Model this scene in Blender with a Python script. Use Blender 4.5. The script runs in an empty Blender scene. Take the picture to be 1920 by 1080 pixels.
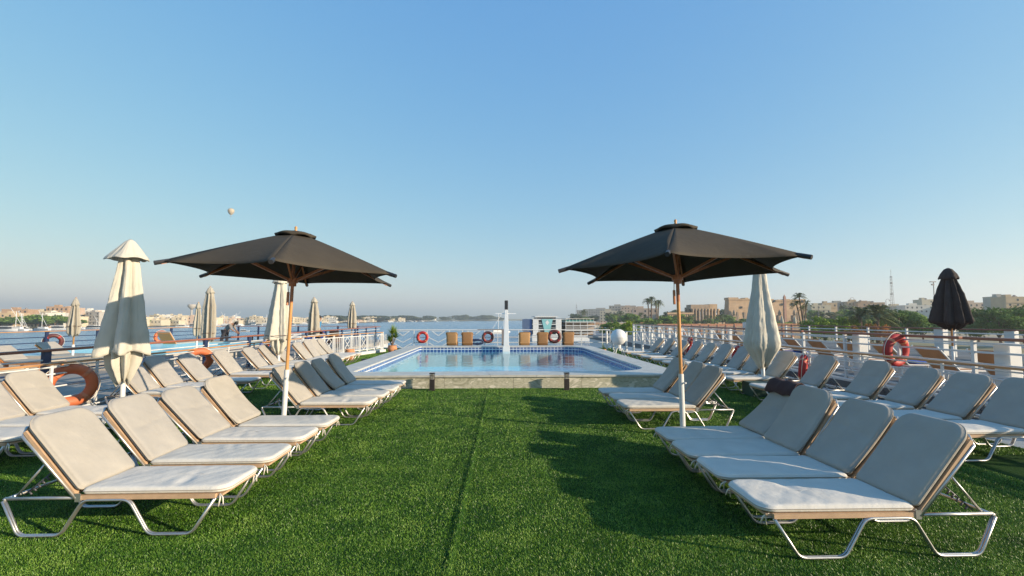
import bpy, math, random
import numpy as np
from math import sin, cos, pi, radians as rad, sqrt, atan2, hypot
from mathutils import Vector, Matrix
random.seed(7); RNG = np.random.default_rng(7)
S = bpy.context.scene; COL = S.collection

# ---------------------------------------------------------------- camera, sky, sun, exposure
EYE = 1.6; FPX = 879.0; PITCH = 0.0647; YAW = 0.034
cd = bpy.data.cameras.new('camera'); cam = bpy.data.objects.new('camera', cd); COL.objects.link(cam)
cam.location = (0, 0, EYE); cam.rotation_euler = (pi/2 + PITCH, 0, -YAW)
cd.sensor_width = 36; cd.lens = FPX/1920*36; cd.clip_start = 0.05; cd.clip_end = 20000
S.camera = cam
S.view_settings.view_transform = 'Standard'; S.view_settings.look = 'None'
S.view_settings.exposure = 0.87; S.view_settings.gamma = 1.0; S.view_settings.use_curve_mapping = False
SUN_EL = rad(16.5); SUN_DIR = Vector((0.912*cos(SUN_EL), -0.410*cos(SUN_EL), sin(SUN_EL)))   # towards the sun
W = bpy.data.worlds.new('World'); S.world = W; W.use_nodes = True
nt = W.node_tree; nt.nodes.clear()
sky = nt.nodes.new('ShaderNodeTexSky'); sky.sky_type = 'NISHITA'; sky.sun_disc = False
sky.sun_elevation = SUN_EL; sky.sun_rotation = atan2(SUN_DIR.x, SUN_DIR.y)
sky.altitude = 0; sky.air_density = 1.0; sky.dust_density = 0.0; sky.ozone_density = 4.0
bg = nt.nodes.new('ShaderNodeBackground'); bg.inputs['Strength'].default_value = 0.15
wo = nt.nodes.new('ShaderNodeOutputWorld')
# softer, flatter gradient between zenith and horizon than the clear-air model gives
sp_ = nt.nodes.new('ShaderNodeSeparateColor'); cb_ = nt.nodes.new('ShaderNodeCombineColor'); nt.links.new(sky.outputs[0], sp_.inputs[0])
for i_, (k_, p_) in enumerate(((0.84, 0.86), (1.28, 0.52), (2.30, 0.16))):
    a_ = nt.nodes.new('ShaderNodeMath'); a_.operation = 'POWER'; a_.inputs[1].default_value = p_; nt.links.new(sp_.outputs[i_], a_.inputs[0])
    b_ = nt.nodes.new('ShaderNodeMath'); b_.operation = 'MULTIPLY'; b_.inputs[1].default_value = k_; nt.links.new(a_.outputs[0], b_.inputs[0]); nt.links.new(b_.outputs[0], cb_.inputs[i_])
nt.links.new(cb_.outputs[0], bg.inputs[0]); nt.links.new(bg.outputs[0], wo.inputs[0])
sl = bpy.data.lights.new('sun', 'SUN'); sl.energy = 5.0; sl.angle = rad(0.53); sl.color = (1.0, 0.83, 0.61)
so = bpy.data.objects.new('sun', sl); COL.objects.link(so); so.location = (30, -14, 20)
so.rotation_euler = SUN_DIR.to_track_quat('Z', 'Y').to_euler()

# ---------------------------------------------------------------- materials
def new_mat(name):
    m = bpy.data.materials.new(name); m.use_nodes = True
    return m, m.node_tree, m.node_tree.nodes['Principled BSDF']
def mat(name, col, rough=0.6, metal=0.0, var=0.12, scale=6.0, bump=0.0, bscale=60.0, col2=None, spec=None, detail=4.0):
    m, t, b = new_mat(name)
    tc = t.nodes.new('ShaderNodeTexCoord')
    n = t.nodes.new('ShaderNodeTexNoise'); n.inputs['Scale'].default_value = scale; n.inputs['Detail'].default_value = detail
    t.links.new(tc.outputs['Object'], n.inputs['Vector'])
    r = t.nodes.new('ShaderNodeValToRGB')
    c2 = col2 if col2 else tuple(c*(1-var) for c in col)
    r.color_ramp.elements[0].position = 0.3; r.color_ramp.elements[0].color = (*c2, 1)
    r.color_ramp.elements[1].position = 0.7; r.color_ramp.elements[1].color = (*col, 1)
    t.links.new(n.outputs['Fac'], r.inputs[0]); t.links.new(r.outputs[0], b.inputs['Base Color'])
    b.inputs['Roughness'].default_value = rough; b.inputs['Metallic'].default_value = metal
    if spec is not None: b.inputs['Specular IOR Level'].default_value = spec
    if bump > 0:
        n2 = t.nodes.new('ShaderNodeTexNoise'); n2.inputs['Scale'].default_value = bscale; n2.inputs['Detail'].default_value = 3
        t.links.new(tc.outputs['Object'], n2.inputs['Vector'])
        bp = t.nodes.new('ShaderNodeBump'); bp.inputs['Strength'].default_value = bump; bp.inputs['Distance'].default_value = 0.01
        t.links.new(n2.outputs['Fac'], bp.inputs['Height']); t.links.new(bp.outputs[0], b.inputs['Normal'])
    return m
M = {}
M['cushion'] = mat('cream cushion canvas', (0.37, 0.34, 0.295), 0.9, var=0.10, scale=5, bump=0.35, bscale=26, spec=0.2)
M['seat_pad'] = mat('painted-light seat canvas', (0.62, 0.585, 0.525), 0.9, var=0.10, scale=5, bump=0.35, bscale=24, spec=0.2)  # lighter than the back canvas: painted lift for weak grazing sun
M['seat_pad2'] = mat('painted-light seat canvas greyer', (0.59, 0.565, 0.51), 0.9, var=0.14, scale=4, bump=0.35, bscale=20, spec=0.2)  # greyer variant, same added sunlight painted into the seat colour
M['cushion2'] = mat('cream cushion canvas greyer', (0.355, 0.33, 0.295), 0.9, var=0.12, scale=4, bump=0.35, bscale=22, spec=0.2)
M['piping'] = mat('cushion piping', (0.36, 0.31, 0.25), 0.9)
M['sling'] = mat('tan sling fabric', (0.50, 0.33, 0.20), 0.75, var=0.2, scale=12, bump=0.1, bscale=200)
M['sling_dark'] = mat('brown sling fabric', (0.10, 0.055, 0.04), 0.8)
M['tan_sling'] = mat('orange tan sling', (0.55, 0.29, 0.14), 0.75, var=0.2, scale=6)
M['alu'] = mat('aluminium tube', (0.55, 0.54, 0.52), 0.38, metal=0.85, var=0.15, scale=30)
M['alu_dark'] = mat('dark bracket', (0.08, 0.08, 0.09), 0.5, metal=0.3)
M['tie'] = mat('cushion tie', (0.7, 0.64, 0.55), 0.9)
def fabric(name, col, transl, var=0.15):
    m, t, b = new_mat(name)
    tc = t.nodes.new('ShaderNodeTexCoord'); n = t.nodes.new('ShaderNodeTexNoise'); n.inputs['Scale'].default_value = 3.5; n.inputs['Detail'].default_value = 6
    t.links.new(tc.outputs['Object'], n.inputs['Vector'])
    r = t.nodes.new('ShaderNodeValToRGB'); r.color_ramp.elements[0].position = .3; r.color_ramp.elements[1].position = .72
    r.color_ramp.elements[0].color = (*[c*(1-var) for c in col], 1); r.color_ramp.elements[1].color = (*col, 1)
    t.links.new(n.outputs['Fac'], r.inputs[0]); t.links.new(r.outputs[0], b.inputs['Base Color'])
    b.inputs['Roughness'].default_value = 0.85; b.inputs['Specular IOR Level'].default_value = 0.2
    n2 = t.nodes.new('ShaderNodeTexNoise'); n2.inputs['Scale'].default_value = 14; n2.inputs['Detail'].default_value = 4
    t.links.new(tc.outputs['Object'], n2.inputs['Vector'])
    bp = t.nodes.new('ShaderNodeBump'); bp.inputs['Strength'].default_value = .3; bp.inputs['Distance'].default_value = .02
    t.links.new(n2.outputs['Fac'], bp.inputs['Height']); t.links.new(bp.outputs[0], b.inputs['Normal'])
    tr = t.nodes.new('ShaderNodeBsdfTranslucent'); t.links.new(r.outputs[0], tr.inputs['Color'])
    mx = t.nodes.new('ShaderNodeMixShader'); mx.inputs[0].default_value = transl
    t.links.new(b.outputs[0], mx.inputs[1]); t.links.new(tr.outputs[0], mx.inputs[2])
    t.links.new(mx.outputs[0], t.nodes['Material Output'].inputs['Surface'])
    return m
M['black_canvas'] = fabric('black umbrella canvas', (0.062, 0.052, 0.039), 0.04)
M['beige_canvas'] = fabric('beige umbrella canvas', (0.60, 0.565, 0.48), 0.12)
M['grey_canvas'] = fabric('grey weathered canvas', (0.40, 0.37, 0.31), 0.08)
M['dark_canvas'] = fabric('dark brown canvas', (0.055, 0.045, 0.042), 0.04)
def wood(name, c1, c2, rough=0.35, scale=(40, 40, 3)):
    m, t, b = new_mat(name)
    tc = t.nodes.new('ShaderNodeTexCoord'); mp = t.nodes.new('ShaderNodeMapping'); mp.inputs['Scale'].default_value = scale
    n = t.nodes.new('ShaderNodeTexNoise'); n.inputs['Scale'].default_value = 1; n.inputs['Detail'].default_value = 5
    t.links.new(tc.outputs['Object'], mp.inputs[0]); t.links.new(mp.outputs[0], n.inputs['Vector'])
    r = t.nodes.new('ShaderNodeValToRGB'); r.color_ramp.elements[0].position = .3; r.color_ramp.elements[1].position = .7
    r.color_ramp.elements[0].color = (*c2, 1); r.color_ramp.elements[1].color = (*c1, 1)
    t.links.new(n.outputs['Fac'], r.inputs[0]); t.links.new(r.outputs[0], b.inputs['Base Color'])
    b.inputs['Roughness'].default_value = rough
    return m
M['pole_wood'] = wood('varnished umbrella pole', (0.56, 0.29, 0.10), (0.42, 0.19, 0.06))
M['rib_wood'] = wood('reddish rib wood', (0.46, 0.17, 0.06), (0.32, 0.11, 0.04))
M['rail_wood'] = wood('varnished handrail', (0.50, 0.28, 0.12), (0.33, 0.15, 0.06), scale=(30, 3, 30))
M['rail_brown'] = wood('dark brown handrail', (0.30, 0.11, 0.06), (0.20, 0.07, 0.04), scale=(30, 3, 30))
M['bed_wood'] = wood('orange bed wood', (0.55, 0.24, 0.07), (0.4, 0.15, 0.05))
M['white'] = mat('white ship paint', (0.62, 0.62, 0.61), 0.45, var=0.08, scale=3)
M['white_sleeve'] = mat('white pole sleeve', (0.62, 0.61, 0.59), 0.4, var=0.06)
M['navy'] = mat('navy rail paint', (0.02, 0.035, 0.09), 0.4)
M['orange_ring'] = mat('orange lifebuoy', (0.58, 0.15, 0.055), 0.6, var=0.25, scale=4)
M['red_ring'] = mat('red lifebuoy', (0.42, 0.022, 0.022), 0.6, var=0.3, scale=4)
M['band'] = mat('faded band', (0.55, 0.20, 0.10), 0.5)
M['darkband'] = mat('dark tape', (0.10, 0.03, 0.03), 0.5)
M['rope'] = mat('rope', (0.65, 0.6, 0.5), 0.9)
M['black'] = mat('black paint', (0.02, 0.02, 0.022), 0.5)
M['bollard'] = mat('bronze lamp metal', (0.035, 0.028, 0.028), 0.5, metal=0.3)
M['frost'] = mat('frosted glass', (0.55, 0.55, 0.52), 0.4)
M['coping'] = mat('grey marble coping', (0.52, 0.50, 0.45), 0.45, var=0.25, scale=5, bump=0.1, detail=8)
M['deck_paint'] = mat('pale painted steel deck', (0.32, 0.36, 0.38), 0.5, var=0.2, scale=1.5)
M['dark_deck'] = mat('dark weathered ship deck', (0.13, 0.135, 0.14), 0.7, var=0.4, scale=.8)
M['wood_deck'] = mat('weathered grey deck', (0.30, 0.28, 0.25), 0.8, var=0.25, scale=2)
M['terracotta'] = mat('terracotta', (0.55, 0.25, 0.12), 0.8, var=0.25, scale=8)
M['clay_wall'] = mat('reddish wall', (0.44, 0.21, 0.14), 0.85, var=0.25, scale=1.2)
M['wicker'] = mat('brown wicker', (0.30, 0.155, 0.06), 0.7, var=0.45, scale=45)
M['wicker_light'] = mat('light wicker', (0.42, 0.24, 0.10), 0.7, var=0.4, scale=45)
M['green_box'] = mat('dark green planter paint', (0.012, 0.05, 0.03), 0.5)
M['towel'] = mat('dark brown towel', (0.055, 0.028, 0.03), 0.95)
M['blue_towel'] = mat('blue towel', (0.02, 0.10, 0.42), 0.9)
M['turquoise'] = mat('turquoise pool lining', (0.12, 0.58, 0.66), 0.4, var=0.12, scale=1.0)
M['teal'] = mat('teal hull', (0.06, 0.22, 0.20), 0.5)
M['skin'] = mat('skin', (0.26, 0.14, 0.09), 0.6)
M['hair'] = mat('dark hair', (0.012, 0.01, 0.01), 0.7)
M['shirt_grey'] = mat('grey shirt', (0.22, 0.20, 0.19), 0.9)
M['shirt_blue'] = mat('blue shirt', (0.04, 0.22, 0.42), 0.9)
M['trousers'] = mat('dark trousers', (0.03, 0.03, 0.04), 0.9)
M['glass'] = mat('dark window glass', (0.03, 0.035, 0.045), 0.15)
M['sandstone'] = mat('sandstone', (0.46, 0.31, 0.19), 0.9, var=0.28, scale=0.35, bump=0.6, bscale=1.2, detail=10)
M['sandstone_d'] = mat('weathered sandstone', (0.33, 0.24, 0.17), 0.9, var=0.3, scale=0.5, detail=8)
M['granite'] = mat('rose granite', (0.33, 0.17, 0.12), 0.7, var=0.2, scale=0.5)
M['trunk'] = mat('trunk bark', (0.16, 0.11, 0.075), 0.9, var=0.35, scale=3)
M['envelope'] = mat('balloon envelope', (0.40, 0.33, 0.23), 0.7, var=0.1, scale=0.3)
M['steel'] = mat('grey steel lattice', (0.22, 0.2, 0.2), 0.6)
M['concrete'] = mat('concrete', (0.42, 0.38, 0.33), 0.85, var=0.2, scale=0.4)

def leaf_mat(name, c1, c2, transl=0.25):
    m, t, b = new_mat(name)
    at = t.nodes.new('ShaderNodeAttribute'); at.attribute_name = 'shade'
    r = t.nodes.new('ShaderNodeValToRGB')
    r.color_ramp.elements[0].color = (*c2, 1); r.color_ramp.elements[1].color = (*c1, 1)
    t.links.new(at.outputs['Fac'], r.inputs[0]); t.links.new(r.outputs[0], b.inputs['Base Color'])
    b.inputs['Roughness'].default_value = 0.75; b.inputs['Specular IOR Level'].default_value = 0.15
    tr = t.nodes.new('ShaderNodeBsdfTranslucent'); t.links.new(r.outputs[0], tr.inputs['Color'])
    mx = t.nodes.new('ShaderNodeMixShader'); mx.inputs[0].default_value = transl
    t.links.new(b.outputs[0], mx.inputs[1]); t.links.new(tr.outputs[0], mx.inputs[2])
    t.links.new(mx.outputs[0], t.nodes['Material Output'].inputs['Surface'])
    return m
M['leaf_dark'] = leaf_mat('dark green leaves', (0.12, 0.21, 0.04), (0.04, 0.09, 0.025))
M['leaf_mid'] = leaf_mat('mid green leaves', (0.19, 0.28, 0.05), (0.07, 0.13, 0.03))
M['leaf_bright'] = leaf_mat('bright green leaves', (0.28, 0.36, 0.04), (0.11, 0.17, 0.02))
M['leaf_palm'] = leaf_mat('palm fronds', (0.17, 0.19, 0.08), (0.06, 0.08, 0.035), 0.15)
M['leaf_orange'] = leaf_mat('orange blossom', (0.5, 0.16, 0.04), (0.12, 0.10, 0.03))
M['leaf_haze'] = leaf_mat('dusty leaves', (0.13, 0.15, 0.07), (0.06, 0.085, 0.045))

# turf blades: a value per blade drives the green, broad patches vary it
def turf_mat():
    m, t, b = new_mat('artificial turf blades')
    at = t.nodes.new('ShaderNodeAttribute'); at.attribute_name = 'shade'
    tc = t.nodes.new('ShaderNodeTexCoord')
    n = t.nodes.new('ShaderNodeTexNoise'); n.inputs['Scale'].default_value = 2.2; n.inputs['Detail'].default_value = 8; n.inputs['Roughness'].default_value = .65
    t.links.new(tc.outputs['Object'], n.inputs['Vector'])
    a = t.nodes.new('ShaderNodeMath'); a.operation = 'MULTIPLY_ADD'; a.inputs[1].default_value = 1.2; a.inputs[2].default_value = -0.35
    t.links.new(n.outputs['Fac'], a.inputs[0])
    s = t.nodes.new('ShaderNodeMath'); s.operation = 'MULTIPLY_ADD'; s.inputs[1].default_value = 0.6
    t.links.new(at.outputs['Fac'], s.inputs[0]); t.links.new(a.outputs[0], s.inputs[2])
    r = t.nodes.new('ShaderNodeValToRGB'); e = r.color_ramp.elements
    e[0].position = 0.1; e[0].color = (0.008, 0.038, 0.008, 1); e[1].position = 0.95; e[1].color = (0.34, 0.50, 0.09, 1)
    x = e.new(0.5); x.color = (0.084, 0.205, 0.010, 1)
    t.links.new(s.outputs[0], r.inputs[0]); t.links.new(r.outputs[0], b.inputs['Base Color'])
    b.inputs['Roughness'].default_value = 0.42; b.inputs['Specular IOR Level'].default_value = 0.5
    tr = t.nodes.new('ShaderNodeBsdfTranslucent'); t.links.new(r.outputs[0], tr.inputs['Color'])
    mx = t.nodes.new('ShaderNodeMixShader'); mx.inputs[0].default_value = 0.14
    t.links.new(b.outputs[0], mx.inputs[1]); t.links.new(tr.outputs[0], mx.inputs[2])
    t.links.new(mx.outputs[0], t.nodes['Material Output'].inputs['Surface'])
    return m
M['turf_blade'] = turf_mat()
M['turf_base'] = mat('turf backing', (0.022, 0.065, 0.010), 0.9, var=0.45, scale=90, bump=0.6, bscale=250, spec=0.1)

def marble():
    m, t, b = new_mat('green veined stone slab')
    tc = t.nodes.new('ShaderNodeTexCoord')
    oi = t.nodes.new('ShaderNodeObjectInfo')
    mp = t.nodes.new('ShaderNodeMapping'); mp.inputs['Scale'].default_value = (1.6, 1.6, 4)
    cx = t.nodes.new('ShaderNodeCombineXYZ'); mu = t.nodes.new('ShaderNodeMath'); mu.operation = 'MULTIPLY'; mu.inputs[1].default_value = 37
    t.links.new(oi.outputs['Random'], mu.inputs[0]); t.links.new(mu.outputs[0], cx.inputs[1]); t.links.new(cx.outputs[0], mp.inputs['Location'])
    t.links.new(tc.outputs['Object'], mp.inputs[0])
    n = t.nodes.new('ShaderNodeTexNoise'); n.inputs['Scale'].default_value = 1.3; n.inputs['Detail'].default_value = 9; n.inputs['Distortion'].default_value = 2.2
    t.links.new(mp.outputs[0], n.inputs['Vector'])
    r = t.nodes.new('ShaderNodeValToRGB'); e = r.color_ramp.elements
    e[0].position = .34; e[0].color = (0.27, 0.26, 0.19, 1); e[1].position = .72; e[1].color = (0.66, 0.61, 0.50, 1)
    x = e.new(.46); x.color = (0.47, 0.44, 0.34, 1); x = e.new(.53); x.color = (0.32, 0.31, 0.23, 1); x = e.new(.6); x.color = (0.56, 0.52, 0.43, 1)
    t.links.new(n.outputs['Fac'], r.inputs[0]); t.links.new(r.outputs[0], b.inputs['Base Color'])
    b.inputs['Roughness'].default_value = 0.4
    return m
M['marble'] = marble()

def tile_mat(name, c1, c2, grout, size, axis):
    m, t, b = new_mat(name)
    tc = t.nodes.new('ShaderNodeTexCoord'); mp = t.nodes.new('ShaderNodeMapping')
    if axis == 'x': mp.inputs['Rotation'].default_value = (pi/2, 0, 0)
    if axis == 'y': mp.inputs['Rotation'].default_value = (pi/2, 0, pi/2)
    sp = t.nodes.new('ShaderNodeSeparateXYZ'); t.links.new(tc.outputs['Object'], sp.inputs[0])
    cb = t.nodes.new('ShaderNodeCombineXYZ')
    a, bb = {'x': ('X', 'Z'), 'y': ('Y', 'Z'), 'z': ('X', 'Y')}[axis]
    t.links.new(sp.outputs[a], cb.inputs[0]); t.links.new(sp.outputs[bb], cb.inputs[1])
    br = t.nodes.new('ShaderNodeTexBrick'); br.offset = 0; br.inputs['Scale'].default_value = 1
    br.inputs['Brick Width'].default_value = size; br.inputs['Row Height'].default_value = size
    br.inputs['Mortar Size'].default_value = size*0.07; br.inputs['Mortar Smooth'].default_value = 0.1
    br.inputs['Color1'].default_value = (*c1, 1); br.inputs['Color2'].default_value = (*c2, 1); br.inputs['Mortar'].default_value = (*grout, 1)
    t.links.new(cb.outputs[0], br.inputs['Vector']); t.links.new(br.outputs[0], b.inputs['Base Color'])
    bp = t.nodes.new('ShaderNodeBump'); bp.inputs['Strength'].default_value = .4; bp.inputs['Distance'].default_value = .004; bp.invert = True
    t.links.new(br.outputs['Fac'], bp.inputs['Height']); t.links.new(bp.outputs[0], b.inputs['Normal'])
    b.inputs['Roughness'].default_value = 0.2
    return m
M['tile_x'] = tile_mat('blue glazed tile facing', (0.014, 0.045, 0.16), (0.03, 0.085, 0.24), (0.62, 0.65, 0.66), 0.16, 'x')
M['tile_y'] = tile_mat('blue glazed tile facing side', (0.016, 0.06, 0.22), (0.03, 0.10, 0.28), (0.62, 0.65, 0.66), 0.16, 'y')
M['pool_floor'] = tile_mat('pale blue pool floor', (0.20, 0.70, 0.95), (0.26, 0.75, 0.97), (0.5, 0.85, 0.96), 0.25, 'z')

def water_mat(name, tint, bscale, bstr, rough, opaque=None, aniso=(1, 1, 1), dist=0.05, ior=.9):
    m = bpy.data.materials.new(name); m.use_nodes = True; t = m.node_tree; t.nodes.clear()
    o = t.nodes.new('ShaderNodeOutputMaterial'); tc = t.nodes.new('ShaderNodeTexCoord')
    mp = t.nodes.new('ShaderNodeMapping'); mp.inputs['Scale'].default_value = aniso; t.links.new(tc.outputs['Object'], mp.inputs[0])
    n = t.nodes.new('ShaderNodeTexNoise'); n.inputs['Scale'].default_value = bscale; n.inputs['Detail'].default_value = 4; n.inputs['Distortion'].default_value = .6
    t.links.new(mp.outputs[0], n.inputs['Vector'])
    bp = t.nodes.new('ShaderNodeBump'); bp.inputs['Strength'].default_value = bstr; bp.inputs['Distance'].default_value = dist
    t.links.new(n.outputs['Fac'], bp.inputs['Height'])
    g = t.nodes.new('ShaderNodeBsdfGlossy'); g.inputs['Roughness'].default_value = rough; g.inputs['Color'].default_value = (1, 1, 1, 1)
    t.links.new(bp.outputs[0], g.inputs['Normal'])
    ge = t.nodes.new('ShaderNodeNewGeometry'); dt = t.nodes.new('ShaderNodeVectorMath'); dt.operation = 'DOT_PRODUCT'
    t.links.new(ge.outputs['Incoming'], dt.inputs[0]); t.links.new(bp.outputs[0], dt.inputs[1])
    def mth(op, a, b_):
        q = t.nodes.new('ShaderNodeMath'); q.operation = op
        for i_, v_ in enumerate((a, b_)):
            if isinstance(v_, (int, float)): q.inputs[i_].default_value = v_
            elif v_ is not None: t.links.new(v_, q.inputs[i_])
        return q.outputs[0]
    sch = mth('POWER', mth('SUBTRACT', 1.0, mth('ABSOLUTE', dt.outputs['Value'], None)), 5.0)      # Schlick, the same from above and below
    fr_ = mth('ADD', mth('MULTIPLY', sch, ior), 0.02)
    if opaque: d = t.nodes.new('ShaderNodeBsdfDiffuse'); d.inputs['Color'].default_value = (*opaque, 1)
    else: d = t.nodes.new('ShaderNodeBsdfTransparent'); d.inputs['Color'].default_value = (*tint, 1)
    mx = t.nodes.new('ShaderNodeMixShader'); t.links.new(fr_, mx.inputs[0]); t.links.new(d.outputs[0], mx.inputs[1]); t.links.new(g.outputs[0], mx.inputs[2])
    t.links.new(mx.outputs[0], o.inputs['Surface'])
    return m
M['pool_water'] = water_mat('pool water', (0.66, 0.93, 1.0), 2.6, 0.5, 0.02, aniso=(1, .8, 1), dist=.022, ior=.68)
M['river'] = water_mat('river water', None, 0.5, 1.0, 0.2, opaque=(0.075, 0.17, 0.27), aniso=(.5, 1, 1), dist=.9, ior=.95)
M['bank'] = mat('sandy river bank', (0.36, 0.28, 0.19), 0.95, col2=(0.16, 0.17, 0.08), scale=0.02, detail=8)

# ---------------------------------------------------------------- mesh helpers
class MB:
    def __init__(s): s.v = []; s.f = []
    def add(s, vs, fs):
        o = len(s.v); s.v += [tuple(p) for p in vs]; s.f += [tuple(i+o for i in f) for f in fs]; return s
    def box(s, x0, y0, z0, x1, y1, z1):
        vs = [(x0,y0,z0),(x1,y0,z0),(x1,y1,z0),(x0,y1,z0),(x0,y0,z1),(x1,y0,z1),(x1,y1,z1),(x0,y1,z1)]
        return s.add(vs, [(0,3,2,1),(4,5,6,7),(0,1,5,4),(1,2,6,5),(2,3,7,6),(3,0,4,7)])
    def bar(s, a, b, w, h=None):       # rectangular bar between two points
        h = h or w; a = Vector(a); b = Vector(b); d = (b-a).normalized()
        u = d.cross(Vector((0,0,1)));  u = Vector((1,0,0)) if u.length < 1e-4 else u.normalized(); v = u.cross(d)
        vs = [p + u*sx*w/2 + v*sy*h/2 for p in (a, b) for sx, sy in ((-1,-1),(1,-1),(1,1),(-1,1))]
        return s.add(vs, [(0,1,2,3),(7,6,5,4),(0,4,5,1),(1,5,6,2),(2,6,7,3),(3,7,4,0)])
    def tube(s, pts, r, n=8, closed=False, cap=True):
        pts = [Vector(p) for p in pts]; N = len(pts); rs = r if isinstance(r, (list, tuple)) else [r]*N
        base = len(s.v); prev = None
        for i, p in enumerate(pts):
            if closed: t = (pts[(i+1) % N]-pts[i-1]).normalized()
            else: t = (pts[min(i+1, N-1)]-pts[max(i-1, 0)]).normalized()
            if prev is None:
                u = t.cross(Vector((0,0,1))); u = t.cross(Vector((0,1,0))) if u.length < 1e-3 else u
            else: u = prev - t*prev.dot(t)
            u.normalize(); prev = u; w = t.cross(u)
            for k in range(n):
                a = 2*pi*k/n; s.v.append(tuple(p + (u*cos(a)+w*sin(a))*rs[i]))
        for i in range(N if closed else N-1):
            j = (i+1) % N
            for k in range(n):
                k2 = (k+1) % n; s.f.append((base+i*n+k, base+i*n+k2, base+j*n+k2, base+j*n+k))
        if cap and not closed:
            s.f.append(tuple(base+k for k in range(n))[::-1]); s.f.append(tuple(base+(N-1)*n+k for k in range(n)))
        return s
    def lathe(s, prof, n=24, cx=0, cy=0, z=0):
        base = len(s.v)
        for r, h in prof:
            for k in range(n): a = 2*pi*k/n; s.v.append((cx+r*cos(a), cy+r*sin(a), z+h))
        for i in range(len(prof)-1):
            for k in range(n):
                k2 = (k+1) % n; s.f.append((base+i*n+k, base+i*n+k2, base+(i+1)*n+k2, base+(i+1)*n+k))
        s.f.append(tuple(base+k for k in range(n))[::-1]); s.f.append(tuple(base+(len(prof)-1)*n+k for k in range(n)))
        return s
    def mesh(s, name, m, smooth=False):
        me = bpy.data.meshes.new(name); me.from_pydata(s.v, [], s.f); me.materials.append(m)
        if smooth:
            for p in me.polygons: p.use_smooth = True
        me.update(); return me
    def build(s, name, m, parent=None, smooth=False, kind=None, label=None):
        return link(name, s.mesh(name, m, smooth), parent, kind, label)
def link(name, me, parent=None, kind=None, label=None):
    o = bpy.data.objects.new(name, me); COL.objects.link(o)
    if parent is not None: o.parent = parent
    if kind: o['kind'] = kind
    if label: o['label'] = label
    return o
def bevel(o, w=0.006, seg=2):
    b = o.modifiers.new('bevel', 'BEVEL'); b.width = w; b.segments = seg; b.limit_method = 'ANGLE'; return o
def tag(o, label, cat, group=None):
    o['label'] = label; o['category'] = cat
    if group: o['group'] = group
    return o
def thing(name, label, cat, loc=(0,0,0), rz=0, group=None):
    o = bpy.data.objects.new(name, None); COL.objects.link(o); o.empty_display_size = .2
    o.location = loc; o.rotation_euler = (0,0,rz); return tag(o, label, cat, group)
def kids(o): return KIDS.get(o.name, [])
def copy_tree(o, label=None, parent=None, group=None):
    c = o.copy(); COL.objects.link(c)
    if parent is not None: c.parent = parent
    if label: c['label'] = label
    if group: c['group'] = group
    for ch in [x for x in list(o.children)]: copy_tree(ch, None, c)
    return c
def xprof(pts, y0, y1):                # extrude an xz polygon along y
    n = len(pts); vs = [(x, y0, z) for x, z in pts]+[(x, y1, z) for x, z in pts]
    fs = [tuple(range(n)), tuple(range(2*n-1, n-1, -1))]+[(i, i+n, (i+1) % n+n, (i+1) % n) for i in range(n)]
    return vs, fs
def G(px, py, z=0.0):                  # where the ray through a pixel of the photo meets height z: used once, to set real positions
    cy, sy, cp, sp = cos(YAW), sin(YAW), cos(PITCH), sin(PITCH)
    F = Vector((sy*cp, cy*cp, sp)); R = Vector((cy, -sy, 0)); U = R.cross(F)
    d = F + R*(px-960)/FPX + U*(540-py)/FPX; t = (z-EYE)/d.z
    return Vector((0,0,EYE)) + d*t

WATER = -8.0
POOL_OUT = (-4.1, 10.87, 4.5, 22.8); POOL_IN = (-3.5, 11.65, 3.9, 21.9); POOL_Z = 0.30

# ---------------------------------------------------------------- structure: river, banks, decks
MB().add([(-6000,-2000,WATER),(6000,-2000,WATER),(6000,14000,WATER),(-6000,14000,WATER)], [(0,1,2,3)]).build('river', M['river'], kind='structure')
def land(name, edge, back, z_top):
    mb = MB(); n = len(edge)
    vs = [(x, y, WATER-1) for x, y in edge]+[(x+(bx-x)*f, y+(by-y)*f, z_top) for (x, y), (bx, by), f in [(e, b, 0.02) for e, b in zip(edge, back)]]+[(bx, by, z_top+1) for bx, by in back]
    fs = []
    for i in range(n-1):
        fs += [(i, i+1, n+i+1, n+i), (n+i, n+i+1, 2*n+i+1, 2*n+i)]
    return mb.add(vs, fs).build(name, M['bank'], kind='structure')
LB = [(-420, -600)]+[tuple(G(x, y, WATER)[:2]) for x, y in ((-300, 622), (0, 620), (200, 615), (380, 611.5), (500, 610), (620, 606.5), (740, 604), (850, 602.6), (900, 602), (960, 601.4))]
land('left_bank', LB, [(-5500, -600), (-5500, 300), (-5500, 1500), (-5500, 2500), (-5000, 5000), (-5000, 8000), (-5000, 10000), (-4000, 13000), (-3000, 13500), (-500, 13800), (3000, 13900)], -5.0)
RB = [(60, -400), (62, 60), (66, 160), (74, 260), (100, 400), (142, 700), (190, 1250), (210, 2000), (230, 2600)]
land('right_bank', RB, [(5500, -400), (5500, 100), (5500, 300), (5500, 600), (5500, 1200), (5500, 3000), (5500, 6000), (5000, 9000), (3500, 13000)], -4.5)

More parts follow.
